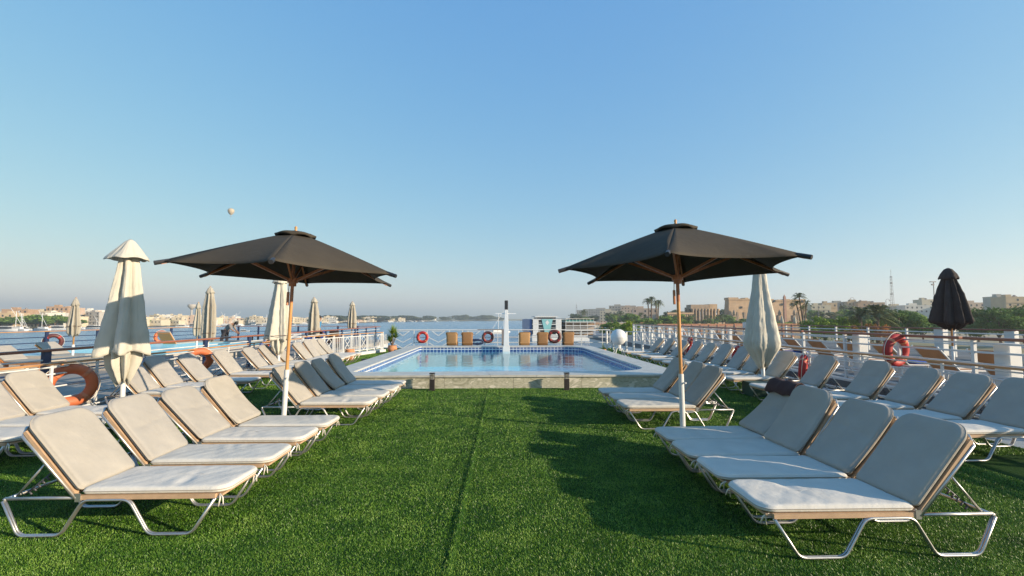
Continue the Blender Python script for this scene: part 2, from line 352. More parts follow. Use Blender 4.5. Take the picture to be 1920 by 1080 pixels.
# turf height: two strips of turf meet in a ridge down the middle of the deck
SA = [(-0.24, 10.73), (-0.43, 4.94), (-0.49, 3.23), (-0.56, 1.0)]
def seam_x(y): return np.interp(y, [1.0, 3.23, 4.94, 10.73], [-0.47, -0.385, -0.34, -0.19])
def turf_h(x, y):
    xa = np.interp(y, [1.0, 3.23, 4.94, 10.73], [-0.555, -0.49, -0.43, -0.24]); xb = np.interp(y, [1.0, 3.23, 4.94, 10.73], [-0.36, -0.285, -0.255, -0.14])
    wob = 1+.12*np.sin(y*1.7)+.06*np.sin(y*5.1+1)
    lip = .019*wob*np.exp(-((x-xb+.012)/.022)**2); plat = .009*wob/(1+np.exp(-(x-xa)/.010))/(1+np.exp((x-xb)/.012))
    gap = -.022*np.exp(-((x-xa+.018)/.014)**2)
    return np.where(y < 10.85, np.maximum(lip+plat+gap*.3, 0.0), 0)
TX0, TX1, TY0, TY1 = -6.75, 6.5, -1.5, 25.6
def turf_base():
    xs = sorted(set([TX0, TX1, -4.1, 4.5] + list(np.linspace(-.70, .0, 100)) + [-3, -2, -1, .5, 1, 2, 3, 5, 5.7, -5, -6]))
    ys = sorted(set([TY0, TY1, 22.8] + list(np.linspace(-1, 10.87, 60)) + [14, 18, 24]))
    mb = MB(); idx = {}
    for i, x in enumerate(xs):
        for j, y in enumerate(ys):
            idx[i, j] = len(mb.v); mb.v.append((x, y, float(turf_h(x, y))))
    for i in range(len(xs)-1):
        for j in range(len(ys)-1):
            cx, cy = (xs[i]+xs[i+1])/2, (ys[j]+ys[j+1])/2
            if POOL_OUT[0] < cx < POOL_OUT[2] and POOL_OUT[1] < cy < POOL_OUT[3]: continue
            mb.f.append((idx[i, j], idx[i+1, j], idx[i+1, j+1], idx[i, j+1]))
    o = mb.build('turf_carpet', M['turf_base'], kind='structure', smooth=True); return o
turf_base()
def deck():
    mb = MB(); x0, x1, y0, y1 = -7.3, 7.6, -6, 26.4; px0, py0, px1, py1 = POOL_IN
    for a in ((x0, y0, px0, y1), (px1, y0, x1, y1), (px0, y0, px1, py0), (px0, py1, px1, y1)):
        mb.box(a[0], a[1], -2.6, a[2], a[3], -0.004)
    mb.build('sun_deck', M['deck_paint'], kind='structure')
    MB().box(-7.2, -6, WATER-1, 7.5, 26.2, -2.61).build('ship_hull', M['white'], kind='structure')
deck()

def blades():
    regs = [(-4.4, 4.2, 1.9, 3.6, 21000, .013, .0034), (-5.5, 5.2, 3.6, 5.4, 12500, .014, .0042), (-6.75, 6.5, 5.4, 8.0, 6500, .015, .0055),
            (-6.75, 6.5, 8.0, 10.87, 4000, .016, .0072), (-6.75, -4.1, 10.87, 25, 1500, .024, .010), (4.5, 6.5, 10.87, 25, 1500, .024, .010)]
    V = []; SH = []
    for x0, x1, y0, y1, dens, h, w in regs:
        n = int((x1-x0)*(y1-y0)*dens)
        x = RNG.uniform(x0, x1, n); y = RNG.uniform(y0, y1, n); a = RNG.uniform(0, 2*pi, n)
        patch = np.sin(x*1.3+np.sin(y*1.9)*1.4)*.5+np.sin(y*2.3+np.cos(x*2.1)*1.2)*.5
        lean = RNG.uniform(.15, 1.1, n)*h; la = RNG.uniform(0, 2*pi, n)+patch*.8
        hh = h*RNG.uniform(.55, 1.1, n)*(1+.12*patch); z = turf_h(x, y)
        dx, dy = np.cos(a)*w/2*RNG.uniform(.7, 1.4, n), np.sin(a)*w/2
        P = np.empty((n, 3, 3)); P[:, 0] = np.stack([x-dx, y-dy, z], 1); P[:, 1] = np.stack([x+dx, y+dy, z], 1)
        P[:, 2] = np.stack([x+np.cos(la)*lean, y+np.sin(la)*lean, z+hh], 1)
        V.append(P.reshape(-1, 3)); s = np.clip(RNG.normal(.42, .2, n)+.06*patch+(RNG.random(n) < .05)*.6, 0, 1.3); SH.append(s)
    V = np.concatenate(V); SH = np.repeat(np.concatenate(SH), 3); n = len(V)
    me = bpy.data.meshes.new('grass_blades'); me.vertices.add(n); me.vertices.foreach_set('co', V.ravel().astype(np.float32))
    me.loops.add(n); me.loops.foreach_set('vertex_index', np.arange(n, dtype=np.int32))
    me.polygons.add(n//3); me.polygons.foreach_set('loop_start', np.arange(0, n, 3, dtype=np.int32)); me.polygons.foreach_set('loop_total', np.full(n//3, 3, dtype=np.int32))
    me.update(calc_edges=True); at = me.attributes.new('shade', 'FLOAT', 'POINT'); at.data.foreach_set('value', SH.astype(np.float32))
    me.materials.append(M['turf_blade']); o = link('grass_blades', me, kind='stuff')
    tag(o, 'short green artificial grass covering the sun deck', 'grass')
blades()

# ---------------------------------------------------------------- pool
def rrect(x0, y0, x1, y1, radii, n=12, per=0.3):
    """closed outline; radii for corners: front-left, front-right, back-right, back-left; same point count for equal n"""
    pts = []; cs = [(x0, y0, pi, radii[0], 1, 1), (x1, y0, 1.5*pi, radii[1], -1, 1), (x1, y1, 0, radii[2], -1, -1), (x0, y1, .5*pi, radii[3], 1, -1)]
    for k, (cx, cy, a0, r, sx, sy) in enumerate(cs):
        for i in range(n+1):
            a = a0+.5*pi*i/n; pts.append((cx+sx*r+r*cos(a), cy+sy*r+r*sin(a)))
        nx_, ny_, b0, r2, tx, ty = cs[(k+1) % 4]
        e = pts[-1]; s2 = (nx_+tx*r2+r2*cos(b0), ny_+ty*r2+r2*sin(b0)); m = [14, 18, 14, 18][k]
        for i in range(1, m): pts.append((e[0]+(s2[0]-e[0])*i/m, e[1]+(s2[1]-e[1])*i/m))
    return pts
def pool():
    t = thing('swimming_pool', 'raised rectangular swimming pool with stone walls and blue tiled sides on the deck', 'swimming pool', (0, 0, 0))
    R = (.25, .9, .9, .25); Ri = (.12, 1.0, 1.0, .12)
    out = rrect(*POOL_OUT, R); inn = rrect(*POOL_IN, Ri); N = len(out)
    # coping stones, front one overhangs the wall
    cuts = [0]; i = 0
    step = lambda i: 13 if False else 1
    lens = [hypot(out[(i+1) % N][0]-out[i][0], out[(i+1) % N][1]-out[i][1]) for i in range(N)]
    acc = 0; cuts = [0]
    for i in range(N):
        acc += lens[i]
        if acc >= .55: cuts.append(i+1); acc = 0
    if cuts[-1] != N: cuts.append(N)
    for a, b in zip(cuts[:-1], cuts[1:]):
        o_ = [Vector(out[i % N]) for i in range(a, b+1)]; q = [Vector(inn[i % N]) for i in range(a, b+1)]
        g = .003; do = (o_[-1]-o_[0]).normalized()*g; o_[0] = o_[0]+do; q[0] = q[0]+do; o_[-1] = o_[-1]-do; q[-1] = q[-1]-do
        dz = random.uniform(-.0012, .0012); m = len(o_); vs = []
        for z in (POOL_Z-.045+dz, POOL_Z+dz):
            vs += [(p.x, p.y, z) for p in o_]+[(p.x, p.y, z) for p in q]
        fs = []
        for k in range(m-1):
            fs += [(2*m+k, 2*m+k+1, 3*m+k+1, 3*m+k), (k+1, k, m+k, m+k+1), (k, k+1, 2*m+k+1, 2*m+k), (m+k+1, m+k, 3*m+k, 3*m+k+1)]
        fs += [(0, 2*m, 3*m, m), (m-1, 2*m-1, 4*m-1, 3*m-1)]
        MB().add(vs, fs).build('coping_stone', M['coping'], t)
    # wall slabs outside
    ins = .035; o2 = rrect(POOL_OUT[0]+ins, POOL_OUT[1]+ins, POOL_OUT[2]-ins, POOL_OUT[3]-ins, R); acc = 0; cuts = [0]
    for i in range(N):
        acc += lens[i]
        if acc >= 1.25: cuts.append(i+1); acc = 0
    if cuts[-1] != N: cuts.append(N)
    for a, b in zip(cuts[:-1], cuts[1:]):
        p = [Vector(o2[i % N]) for i in range(a, b+1)]; d = (p[-1]-p[0]).normalized()*.003; p[0] = p[0]+d; p[-1] = p[-1]-d
        c = Vector(((POOL_OUT[0]+POOL_OUT[2])/2, (POOL_OUT[1]+POOL_OUT[3])/2)); m = len(p)
        q = [x+(c-x).normalized()*.03 for x in p]; vs = []
        for z in (-.002, POOL_Z-.047): vs += [(x.x, x.y, z) for x in p]+[(x.x, x.y, z) for x in q]
        fs = []
        for k in range(m-1): fs += [(k, k+1, 2*m+k+1, 2*m+k), (m+k+1, m+k, 3*m+k, 3*m+k+1), (2*m+k, 2*m+k+1, 3*m+k+1, 3*m+k)]
        fs += [(0, 2*m, 3*m, m), (m-1, 2*m-1, 4*m-1, 3*m-1)]
        MB().add(vs, fs).build('wall_slab', M['marble'], t)
    # inner shell: tiled faces by direction, floor
    sides = [MB() for _ in range(4)]
    inn3 = rrect(POOL_IN[0]-.01, POOL_IN[1]-.01, POOL_IN[2]+.01, POOL_IN[3]+.01, Ri)
    for i in range(N):
        a, b = inn3[i], inn3[(i+1) % N]; q = [(a[0], a[1], -.62), (b[0], b[1], -.62), (b[0], b[1], POOL_Z-.048), (a[0], a[1], POOL_Z-.048)]
        if abs(b[0]-a[0]) > abs(b[1]-a[1]): k_ = 0 if a[1] < 16 else 1
        else: k_ = 2 if a[0] < 0 else 3
        sides[k_].add(q, [(3, 2, 1, 0)])
    for k_, nm in enumerate(('tiled_end_wall', 'tiled_end_wall', 'tiled_side_wall', 'tiled_side_wall')): sides[k_].build(nm, M['tile_x' if k_ < 2 else 'tile_y'], t)
    # a pale line of trim tiles round the inside
    tr = MB(); i4 = rrect(POOL_IN[0]-.006, POOL_IN[1]-.006, POOL_IN[2]+.006, POOL_IN[3]+.006, Ri); i5 = rrect(POOL_IN[0]+.012, POOL_IN[1]+.012, POOL_IN[2]-.012, POOL_IN[3]-.012, Ri)
    for i in range(N):
        j = (i+1) % N; a, b, c, d = i4[i], i4[j], i5[j], i5[i]
        tr.add([(a[0], a[1], .185), (b[0], b[1], .185), (c[0], c[1], .185), (d[0], d[1], .185), (a[0], a[1], .165), (b[0], b[1], .165), (c[0], c[1], .165), (d[0], d[1], .165)], [(0, 1, 2, 3), (3, 2, 6, 7), (7, 6, 5, 4)])
    tr.build('trim_ledge', M['white'], t)
    MB().add([(x, y, -.62) for x, y in inn3], [tuple(range(N))]).build('pool_floor', M['pool_floor'], t)
    wi = rrect(POOL_IN[0]-.005, POOL_IN[1]-.005, POOL_IN[2]+.005, POOL_IN[3]+.005, Ri)
    MB().add([(x, y, .10) for x, y in wi], [tuple(range(N))]).build('pool_water', M['pool_water'], t)
pool()

# ---------------------------------------------------------------- mast and things round the pool
def mast():
    t = thing('signal_mast', 'tapering white mast with a black top at the far edge of the pool', 'mast', (0.47, 21.55, 0))
    def fr(z0, z1, w0, w1, m, n):
        vs = [(sx*w0/2, sy*w0/2, z0) for sx, sy in ((-1,-1),(1,-1),(1,1),(-1,1))]+[(sx*w1/2, sy*w1/2, z1) for sx, sy in ((-1,-1),(1,-1),(1,1),(-1,1))]
        return bevel(MB().add(vs, [(3,2,1,0),(4,5,6,7),(0,1,5,4),(1,2,6,5),(2,3,7,6),(3,0,4,7)]).build(n, m, t), .01)
    fr(.0, .35, .31, .31, M['white_sleeve'], 'base_block'); fr(.352, 2.0, .25, .15, M['white'], 'mast_body'); fr(2.002, 2.42, .155, .155, M['black'], 'mast_cap')
    MB().box(-.5, -.02, 1.80, .45, .02, 1.84).build('crossbar', M['white'], t)
mast()
def bollard(x, y, label):
    t = thing('bollard_light', label, 'bollard light', (x, y, 0), 0, 'bollard lights along the pool wall')
    b = MB().box(-.055, -.045, 0, .055, .045, .25).build('post', M['bollard'], t); bevel(b, .006)
    for k in range(3):
        MB().box(-.055, -.045, .27+k*.03, .055, .045, .283+k*.03).build('louvre', M['bollard'], t)
    MB().box(-.03, -.03, .25, .03, .03, .36).build('lamp_glass', M['frost'], t)
    bevel(MB().box(-.06, -.05, .36, .06, .05, .385).build('cap', M['bollard'], t), .004)
    MB().box(-.075, -.065, 0, .075, .065, .012).build('foot_plate', M['bollard'], t)
bollard(-1.42, 10.62, 'dark louvred bollard light left of the grass seam by the pool wall')
bollard(1.59, 10.60, 'dark louvred bollard light right of the grass seam by the pool wall')
def small_lamp(x, y, h, label):
    t = thing('ground_lamp', label, 'ground lamp', (x, y, 0), 0, 'small black lamps in the turf beside the pool')
    MB().tube([(0,0,0), (0,0,h*.6)], .03, 8).build('stake', M['black'], t)
    bevel(MB().box(-.09, -.07, h*.6, .09, .07, h).build('lamp_head', M['black'], t), .01)
small_lamp(-4.35, 15.8, .26, 'black ground lamp in the turf near the left loungers')
small_lamp(-4.4, 21.0, .22, 'black ground lamp in the turf below the potted yucca')
small_lamp(-4.0, 23.4, .22, 'black ground lamp by the far left pool corner')

def lifebuoy_meshes():
    R, r = .275, .085
    def ring(a0, a1, rr, rs, seg):
        mb = MB(); pts = [(R*cos(a0+(a1-a0)*i/seg), 0, R*sin(a0+(a1-a0)*i/seg)) for i in range(seg+(0 if a1-a0 > 6.2 else 1))]
        mb.tube(pts, rr, rs, closed=a1-a0 > 6.2); return mb
    body = ring(0, 2*pi, r, 16, 48); bands = [ring(pi/4+k*pi/2-.10, pi/4+k*pi/2+.10, r+.002, 16, 4) for k in range(4)]
    rope = MB(); pts = []
    for k in range(4):
        for i in range(12):
            a = pi/4+k*pi/2+i*(pi/2)/12; s_ = sin(pi*i/12); pts.append(((R+r+.012-.05*s_+.055*s_)*cos(a), -.0, (R+r+.012+.02*s_)*sin(a)))
    rope.tube(pts, .007, 5, closed=True)
    return body, bands, rope
_b, _bs, _r = lifebuoy_meshes()
LBM = {}
def lifebuoy(loc, rz, tilt, label, colour='orange', scale=1.0, band='band'):
    if colour not in LBM: LBM[colour] = (_b.mesh('ring', M[colour+'_ring'], True), [x.mesh('band', M[band], True) for x in _bs], _r.mesh('rope', M['rope'], True))
    me, bs, rp = LBM[colour]; t = thing('lifebuoy', label, 'lifebuoy', loc, rz, 'lifebuoys hung on the ship railings')
    t.rotation_euler = (tilt, 0, rz); t.scale = (scale,)*3
    link('ring', me, t)
    for b in bs: link('band', b, t)
    link('grab_rope', rp, t)

def tub_chair(x, y, rz, light, label):
    t = thing('wicker_chair', label, 'chair', (x, y, 0), rz, 'brown wicker chairs between the pool and the front railing')
    m = M['wicker_light' if light else 'wicker']
    # local: back faces -y (camera), seat towards +y
    mb = MB(); n = 14; vs = []; fs = []
    for j, z in enumerate((.16, .45, .80, .90)):
        for i in range(n+1):
            a = pi+pi*i/n; ca_ = cos(a); w = .26+.02*j/3; vs.append((w*math.copysign(abs(ca_)**.35, ca_), .17*math.copysign(abs(sin(a))**.35, sin(a))-.06*(z-.3)-.02, z-(.10*abs(cos(a))**6 if j > 1 else 0)))
    for j in range(3):
        for i in range(n): k = j*(n+1)+i; fs.append((k, k+1, k+n+2, k+n+1))
    mb.add(vs, fs); o = mb.build('backrest', m, t, smooth=True); s = o.modifiers.new('solid', 'SOLIDIFY'); s.thickness = .035
    bevel(MB().box(-.25, -.2, .36, .25, .28, .42).build('seat', m, t), .02)
    bevel(MB().box(-.23, -.18, .422, .23, .26, .47).build('seat_pad', M['cushion'], t), .02)
    cs_ = lambda v: math.copysign(abs(v)**.35, v)
    top = [(.285*cs_(cos(pi+pi*i/n)), .17*cs_(sin(pi+pi*i/n))-.06*.6-.02, .905-.10*abs(cos(pi+pi*i/n))**6) for i in range(n+1)]
    MB().tube(top, .022, 6).build('top_rim', M['wicker_light'], t, smooth=True)
    for sx in (-.22, .22):
        for sy in (-.17, .24): MB().tube([(sx*1.05, sy*1.05, 0), (sx, sy, .36)], .017, 6).build('leg', M['bollard'], t)
for i, (px, li) in enumerate(((848, 1), (876, 0), (983, 1), (1017, 0), (1065, 0))):
    p = G(px, 656, 0); Y = 23.5; x = p.x/p.y*Y
    tub_chair(x, Y, random.uniform(-.12, .12), li, ['pale wicker chair left of the mast, leftmost of the five', 'brown wicker chair left of the mast beside a dark lifebuoy', 'pale wicker chair just right of the mast', 'brown wicker chair left of the shaded lifebuoy right of the mast', 'brown wicker chair farthest right behind the pool'][i])

# ---------------------------------------------------------------- railings of our ship
def railing(name, label, path, h, posts, rails, mats, post_w=.05, hand=(.075, .035), cat='railing', extra=None):
    """path: polyline in plan; posts: distances; rails: heights"""
    t = thing(name, label, cat, (*path[0], 0)); P = [Vector((x-path[0][0], y-path[0][1], 0)) for x, y in path]
    hm, rm, pm = mats
    for a, b in zip(P[:-1], P[1:]):
        if hand: bevel(MB().bar(a+Vector((0,0,h-hand[1]/2)), b+Vector((0,0,h-hand[1]/2)), hand[0], hand[1]).build('handrail', hm, t), .008)
        for z in rails: MB().tube([a+Vector((0,0,z)), b+Vector((0,0,z))], .014, 6).build('rail', rm, t, smooth=True)
    for d in posts:
        i = 0; dd = d
        while i < len(P)-2 and dd > (P[i+1]-P[i]).length: dd -= (P[i+1]-P[i]).length; i += 1
        q = P[i]+(P[i+1]-P[i]).normalized()*dd
        dirv = (P[i+1]-P[i]).normalized(); w = dirv*post_w*.8; n = Vector((-dirv.y, dirv.x, 0))*post_w*.25
        vs = [q+s1*w+s2*n+Vector((0,0,z)) for z in (0, h-(hand[1] if hand else 0)-.002) for s1, s2 in ((-.5,-1),(.5,-1),(.5,1),(-.5,1))]
        MB().add(vs, [(3,2,1,0),(4,5,6,7),(0,1,5,4),(1,2,6,5),(2,3,7,6),(3,0,4,7)]).build('post', pm, t)
    return t
WM = (M['rail_wood'], M['white'], M['white'])
railing('deck_railing', 'white railing with varnished wooden handrail along the left side of the deck', [(-7.0, .5), (-7.0, 17.2)], .90, [.4, 2.0, 3.6, 5.2, 6.8, 7.2, 8.05, 9.2, 10.9, 12.1, 13.4, 14.8, 16.2], (.12, .33, .52, .72, .83), WM)
railing('deck_railing', 'white railing with thin wooden handrail along the right side of the deck', [(7.4, .5), (7.4, 19.0)], .90, [.5, 2.2, 3.9, 5.5, 7.1, 8.8, 10.4, 12.0, 13.6, 15.2, 16.8, 18.3], (.12, .32, .52, .70, .83), WM)
# lattice panel at the left front corner, on a white ledge
def lattice():
    a = Vector((-7.0, 17.3, 0)); b = Vector((-5.45, 22.9, 0)); L = (b-a).length; d = (b-a)/L
    t = thing('lattice_railing', 'white lattice railing with diamond panels at the left front corner of the deck', 'railing', a)
    bevel(MB().bar((0,0,.93), d*L+Vector((0,0,.93)), .07, .035).build('handrail', M['rail_wood'], t), .006)
    MB().bar((0,0,.06), d*L+Vector((0,0,.06)), .34, .12).build('ledge', M['white'], t)
    MB().bar((0,0,.82), d*L+Vector((0,0,.82)), .03, .03).build('rail', M['white'], t); MB().bar((0,0,.20), d*L+Vector((0,0,.20)), .03, .03).build('rail', M['white'], t)
    k = 0; s_ = 0.0
    while s_ < L:
        seg = k % 4; q = d*s_
        MB().bar(q+Vector((0,0,.12)), q+Vector((0,0,.91)), .055, .055).build('post', M['white'], t)
        if seg in (1, 3):
            for i in range(1, 5): p = q+d*.125*i; MB().bar(p+Vector((0,0,.2)), p+Vector((0,0,.82)), .022, .022).build('baluster', M['white'], t)
        else:
            c = q+d*.31
            for z0 in (.36, .66):
                mb = MB(); pts = [c+d*(-.16)+Vector((0,0,z0)), c+Vector((0,0,z0+.15)), c+d*.16+Vector((0,0,z0)), c+Vector((0,0,z0-.15))]
                for i in range(4): mb.bar(pts[i], pts[(i+1) % 4], .022, .022)
                mb.build('diamond', M['white'], t)
            for o_ in (.06, .56): MB().bar(q+d*o_+Vector((0,0,.2)), q+d*o_+Vector((0,0,.82)), .022, .022).build('baluster', M['white'], t)
        s_ += .63; k += 1
    # front return with close balusters
    e = d*L; f = Vector((.0, .0, 0))
    MB().bar(e+Vector((0,0,0)), e+Vector((0,0,.95)), .07, .07).build('corner_post', M['white'], t)
lattice()
def front_rail():
    Y = 24.6; t = thing('front_railing', 'thin white front railing with chevron panels beyond the pool', 'railing', (-5.4, Y, 0))
    L = 11.4
    MB().tube([(0,0,1.0), (L,0,1.0)], .024, 6).build('handrail', M['white'], t)
    x = 0.0; k = 0
    while x < L-.3:
        w = 1.15 if k % 2 == 0 else .68
        if x > 5.2: w = 1.1; k = 1
        MB().bar((x,0,0), (x,0,.99), .03, .03).build('post', M['white'], t)
        if k % 2 == 0:
            for z0, z1 in ((.93, .70), (.62, .36), (.34, .06)):
                mb = MB(); s_ = .32 if z0 > .9 else .5
                mb.bar((x+w/2-s_, 0, z0), (x+w/2, 0, z1), .028, .028); mb.bar((x+w/2+s_, 0, z0), (x+w/2, 0, z1), .028, .028)
                mb.build('chevron', M['white'], t)
            MB().bar((x+w/2-.35,0,.935), (x+w/2+.35,0,.935), .02, .02).build('rail', M['white'], t)
        else:
            for z in (.62, .34): MB().tube([(x,0,z), (x+w,0,z)], .02, 5).build('rail', M['white'], t)
        x += w; k += 1
    MB().bar((L,0,0), (L,0,.99), .03, .03).build('post', M['white'], t)
front_rail()
def right_front_rail():
    a = (7.4, 19.2); b = (5.75, 24.4)
    railing('corner_railing', 'white railing of broad flat posts at the right front corner of the deck', [a, b], .98, [0, .9, 1.6, 2.3, 3.0, 3.6, 4.2, 4.8, 5.4], (.2, .5, .75), (M['white'], M['white'], M['white']), post_w=.13, hand=(.05, .03))
right_front_rail()
# dark pool ladder rail just left of the mast
t = thing('gangway_frame', 'grey metal frame rail just left of the white mast', 'rail', (-.95, 24.2, 0))
MB().tube([(0,0,1.03), (1.28,0,1.03)], .022, 6).build('top_bar', M['steel'], t); MB().bar((1.3,0,0), (1.3,0,1.04), .12, .05).build('post', M['steel'], t)

t = thing('hose_roll', 'navy coiled hose lying between the dark lifebuoy and a wicker chair', 'hose', (-.95, 23.9, 0))
MB().tube([(.34*cos(a_)-.03*k_, .05*k_*.2, .38+.10*sin(a_)+.03*k_) for k_ in range(3) for a_ in [2*pi*q/14 for q in range(14)]], .03, 6).build('coil', M['navy'], t, smooth=True); MB().bar((0,0,0), (0,0,.4), .05, .05).build('stand', M['navy'], t)
def dome():
    t = thing('satellite_dome', 'white round satellite dome on a small stand beyond the right corner of the pool', 'satellite dome', (4.72, 18.0, 0))
    prof = [(.30*sin(pi*i/20)+.0, .88-.31*cos(pi*i/20)) for i in range(1, 20)]
    MB().lathe(prof, 28).build('dome', M['white'], t, smooth=True)
    MB().lathe([(.304, .855), (.310, .865), (.310, .885), (.304, .895)], 28).build('seam_ring', M['white_sleeve'], t, smooth=True)
    MB().tube([(0,0,.45), (0,0,.58)], .09, 10).build('neck', M['white'], t)
    for sx in (-.22, .22):
        for sy in (-.22, .22): MB().bar((sx*1.3, sy*1.3, 0), (sx*.4, sy*.4, .46), .03, .03).build('leg', M['white'], t)
    MB().box(-.32, -.32, .1, .32, .32, .13).build('shelf', M['white'], t)
dome()

# ---------------------------------------------------------------- plants in pots
def leaf_cloud(n, size, clumps=None, seed=0, flat=.8, elong=1.0, shape='ball'):
    """numpy mesh of quads grouped in clumps inside a unit crown; returns (verts, shade)"""
    g = np.random.default_rng(seed); K = clumps or 26
    c = g.normal(size=(K, 3)); c /= np.linalg.norm(c, axis=1)[:, None]; c *= (g.uniform(.25, .82, K)**.6)[:, None]; c[:, 2] = c[:, 2]*flat
    cr = g.uniform(.2, .42, K); idx = g.integers(0, K, n)
    d = g.normal(size=(n, 3)); d /= np.linalg.norm(d, axis=1)[:, None]; rr = g.uniform(.45, 1.12, n)
    p = c[idx]+d*(cr[idx]*rr)[:, None]*np.array([1, 1, .75])
    nrm = d+g.normal(size=(n, 3))*.55+np.array([0, 0, .3]); nrm /= np.linalg.norm(nrm, axis=1)[:, None]
    a = np.cross(nrm, g.normal(size=(n, 3))); a /= np.linalg.norm(a, axis=1)[:, None]; b = np.cross(nrm, a)
    s = size*g.uniform(.6, 1.4, n)[:, None]
    V = np.stack([p-a*s, p-b*s*.5*elong, p+a*s, p+b*s*.5*elong], 1).reshape(-1, 3)
    sh = np.clip(g.uniform(0, 1, K)[idx]*.6+g.uniform(0, .4, n), 0, 1)
    return V, np.repeat(sh, 4)
def quad_mesh(name, V, sh, m):
    n = len(V); me = bpy.data.meshes.new(name); me.vertices.add(n); me.vertices.foreach_set('co', V.astype(np.float32).ravel())
    me.loops.add(n); me.loops.foreach_set('vertex_index', np.arange(n, dtype=np.int32))
    me.polygons.add(n//4); me.polygons.foreach_set('loop_start', np.arange(0, n, 4, dtype=np.int32)); me.polygons.foreach_set('loop_total', np.full(n//4, 4, dtype=np.int32))
    me.update(calc_edges=True); at = me.attributes.new('shade', 'FLOAT', 'POINT'); at.data.foreach_set('value', sh.astype(np.float32)); me.materials.append(m); return me
def spiky(n, h, w, seed, droop=.5):
    g = random.Random(seed); V = []; SH = []
    for _ in range(n):
        a = g.uniform(0, 2*pi); L = h*g.uniform(.6, 1.1); el = g.uniform(.25, 1.5); pr = None; s_ = g.random()
        for i in range(5):
            t_ = i/4; r = L*t_*cos(el); z = L*t_*sin(el)-droop*L*t_*t_*cos(el)*.6; wd = w*(1-t_*.9)
            p = (Vector((r*cos(a)-wd*sin(a), r*sin(a)+wd*cos(a), z)), Vector((r*cos(a)+wd*sin(a), r*sin(a)-wd*cos(a), z)))
            if pr: V += [pr[0], pr[1], p[1], p[0]]; SH += [s_]*4
            pr = p
    return np.array([tuple(v) for v in V]), np.array(SH)
def potted(x, y, label, pot_r, pot_h, plant, name='potted_plant'):
    t = thing(name, label, 'potted plant', (x, y, 0))
    MB().lathe([(pot_r*.6, 0), (pot_r*.95, pot_h*.45), (pot_r, pot_h*.7), (pot_r*.8, pot_h*.9), (pot_r*.9, pot_h), (pot_r*.75, pot_h), (pot_r*.7, pot_h*.86)], 20).build('pot', M['terracotta'], t, smooth=True)
    if plant: plant(t, pot_h)
    return t
def yucca(t, h0):
    for k, (dx, dy, h) in enumerate(((0, 0, .52), (.12, .05, .34), (-.1, .05, .16))):
        MB().tube([(0, 0, h0-.03), (dx, dy, h0+h)], [.03, .02], 6).build('stem', M['trunk'], t)
        V, s_ = spiky(80, .5, .024, k, .3); o = link('leaf_rosette', quad_mesh('leaf_rosette', V, s_, M['leaf_mid'] if k else M['leaf_bright']), t, kind='stuff'); o.location = (dx, dy, h0+h)
potted(-4.75, 21.8, 'terracotta pot with a spiky yucca at the left front corner of the turf', .22, .36, yucca)
potted(-5.6, 18.3, 'empty terracotta pot in front of the white lattice railing', .2, .42, None, 'clay_pot')
def aloe(t, h0):
    V, s_ = spiky(60, .3, .016, 9, .4); o = link('leaf_rosette', quad_mesh('leaf_rosette', V, s_, M['leaf_mid']), t, kind='stuff'); o.location = (0, 0, h0-.04)
potted(4.72, 20.6, 'small terracotta pot with a leafy plant behind the right corner of the pool', .15, .25, aloe)
potted(4.85, 17.0, 'squat terracotta pot on the shaded turf below the satellite dome', .13, .2, None, 'clay_pot')
t = thing('planter_box', 'dark green square planter box on the turf behind the front right loungers', 'planter', (5.45, 9.7, 0))
bevel(MB().box(-.22, -.22, 0, .22, .22, .26).build('box', M['green_box'], t), .01); MB().box(-.24, -.24, .262, .24, .24, .29).build('rim', M['green_box'], t)

# ---------------------------------------------------------------- sun loungers (local +x towards the feet, y across 0..0.58)
WID = .535
def rr_outline(L, W_, r0, r1, n=7):
    """rounded rectangle x 0..L, y 0..W ; r0 at x=0, r1 at x=L"""
    pts = []
    for cx, cy, a0, r in ((L-r1, r1, -pi/2, r1), (L-r1, W_-r1, 0, r1), (r0, W_-r0, pi/2, r0), (r0, r0, pi, r0)):
        for i in range(n+1): a = a0+pi/2*i/n; pts.append((cx+r*cos(a), cy+r*sin(a)))
    out = []
    for i in range(len(pts)):
        a, b = pts[i], pts[(i+1) % len(pts)]; d = hypot(b[0]-a[0], b[1]-a[1]); k = max(1, int(d/.022))
        for j in range(k): out.append((a[0]+(b[0]-a[0])*j/k, a[1]+(b[1]-a[1])*j/k))
    return out
def vnoise(x, y, s_):
    return (sin(x*7.1+s_*3.7+1.7*sin(y*5.3+s_))+sin(y*9.7+s_*1.3+1.3*sin(x*4.1-s_))+.6*sin(x*19+y*13+s_*5)+.4*sin(x*31-y*23+s_))/3
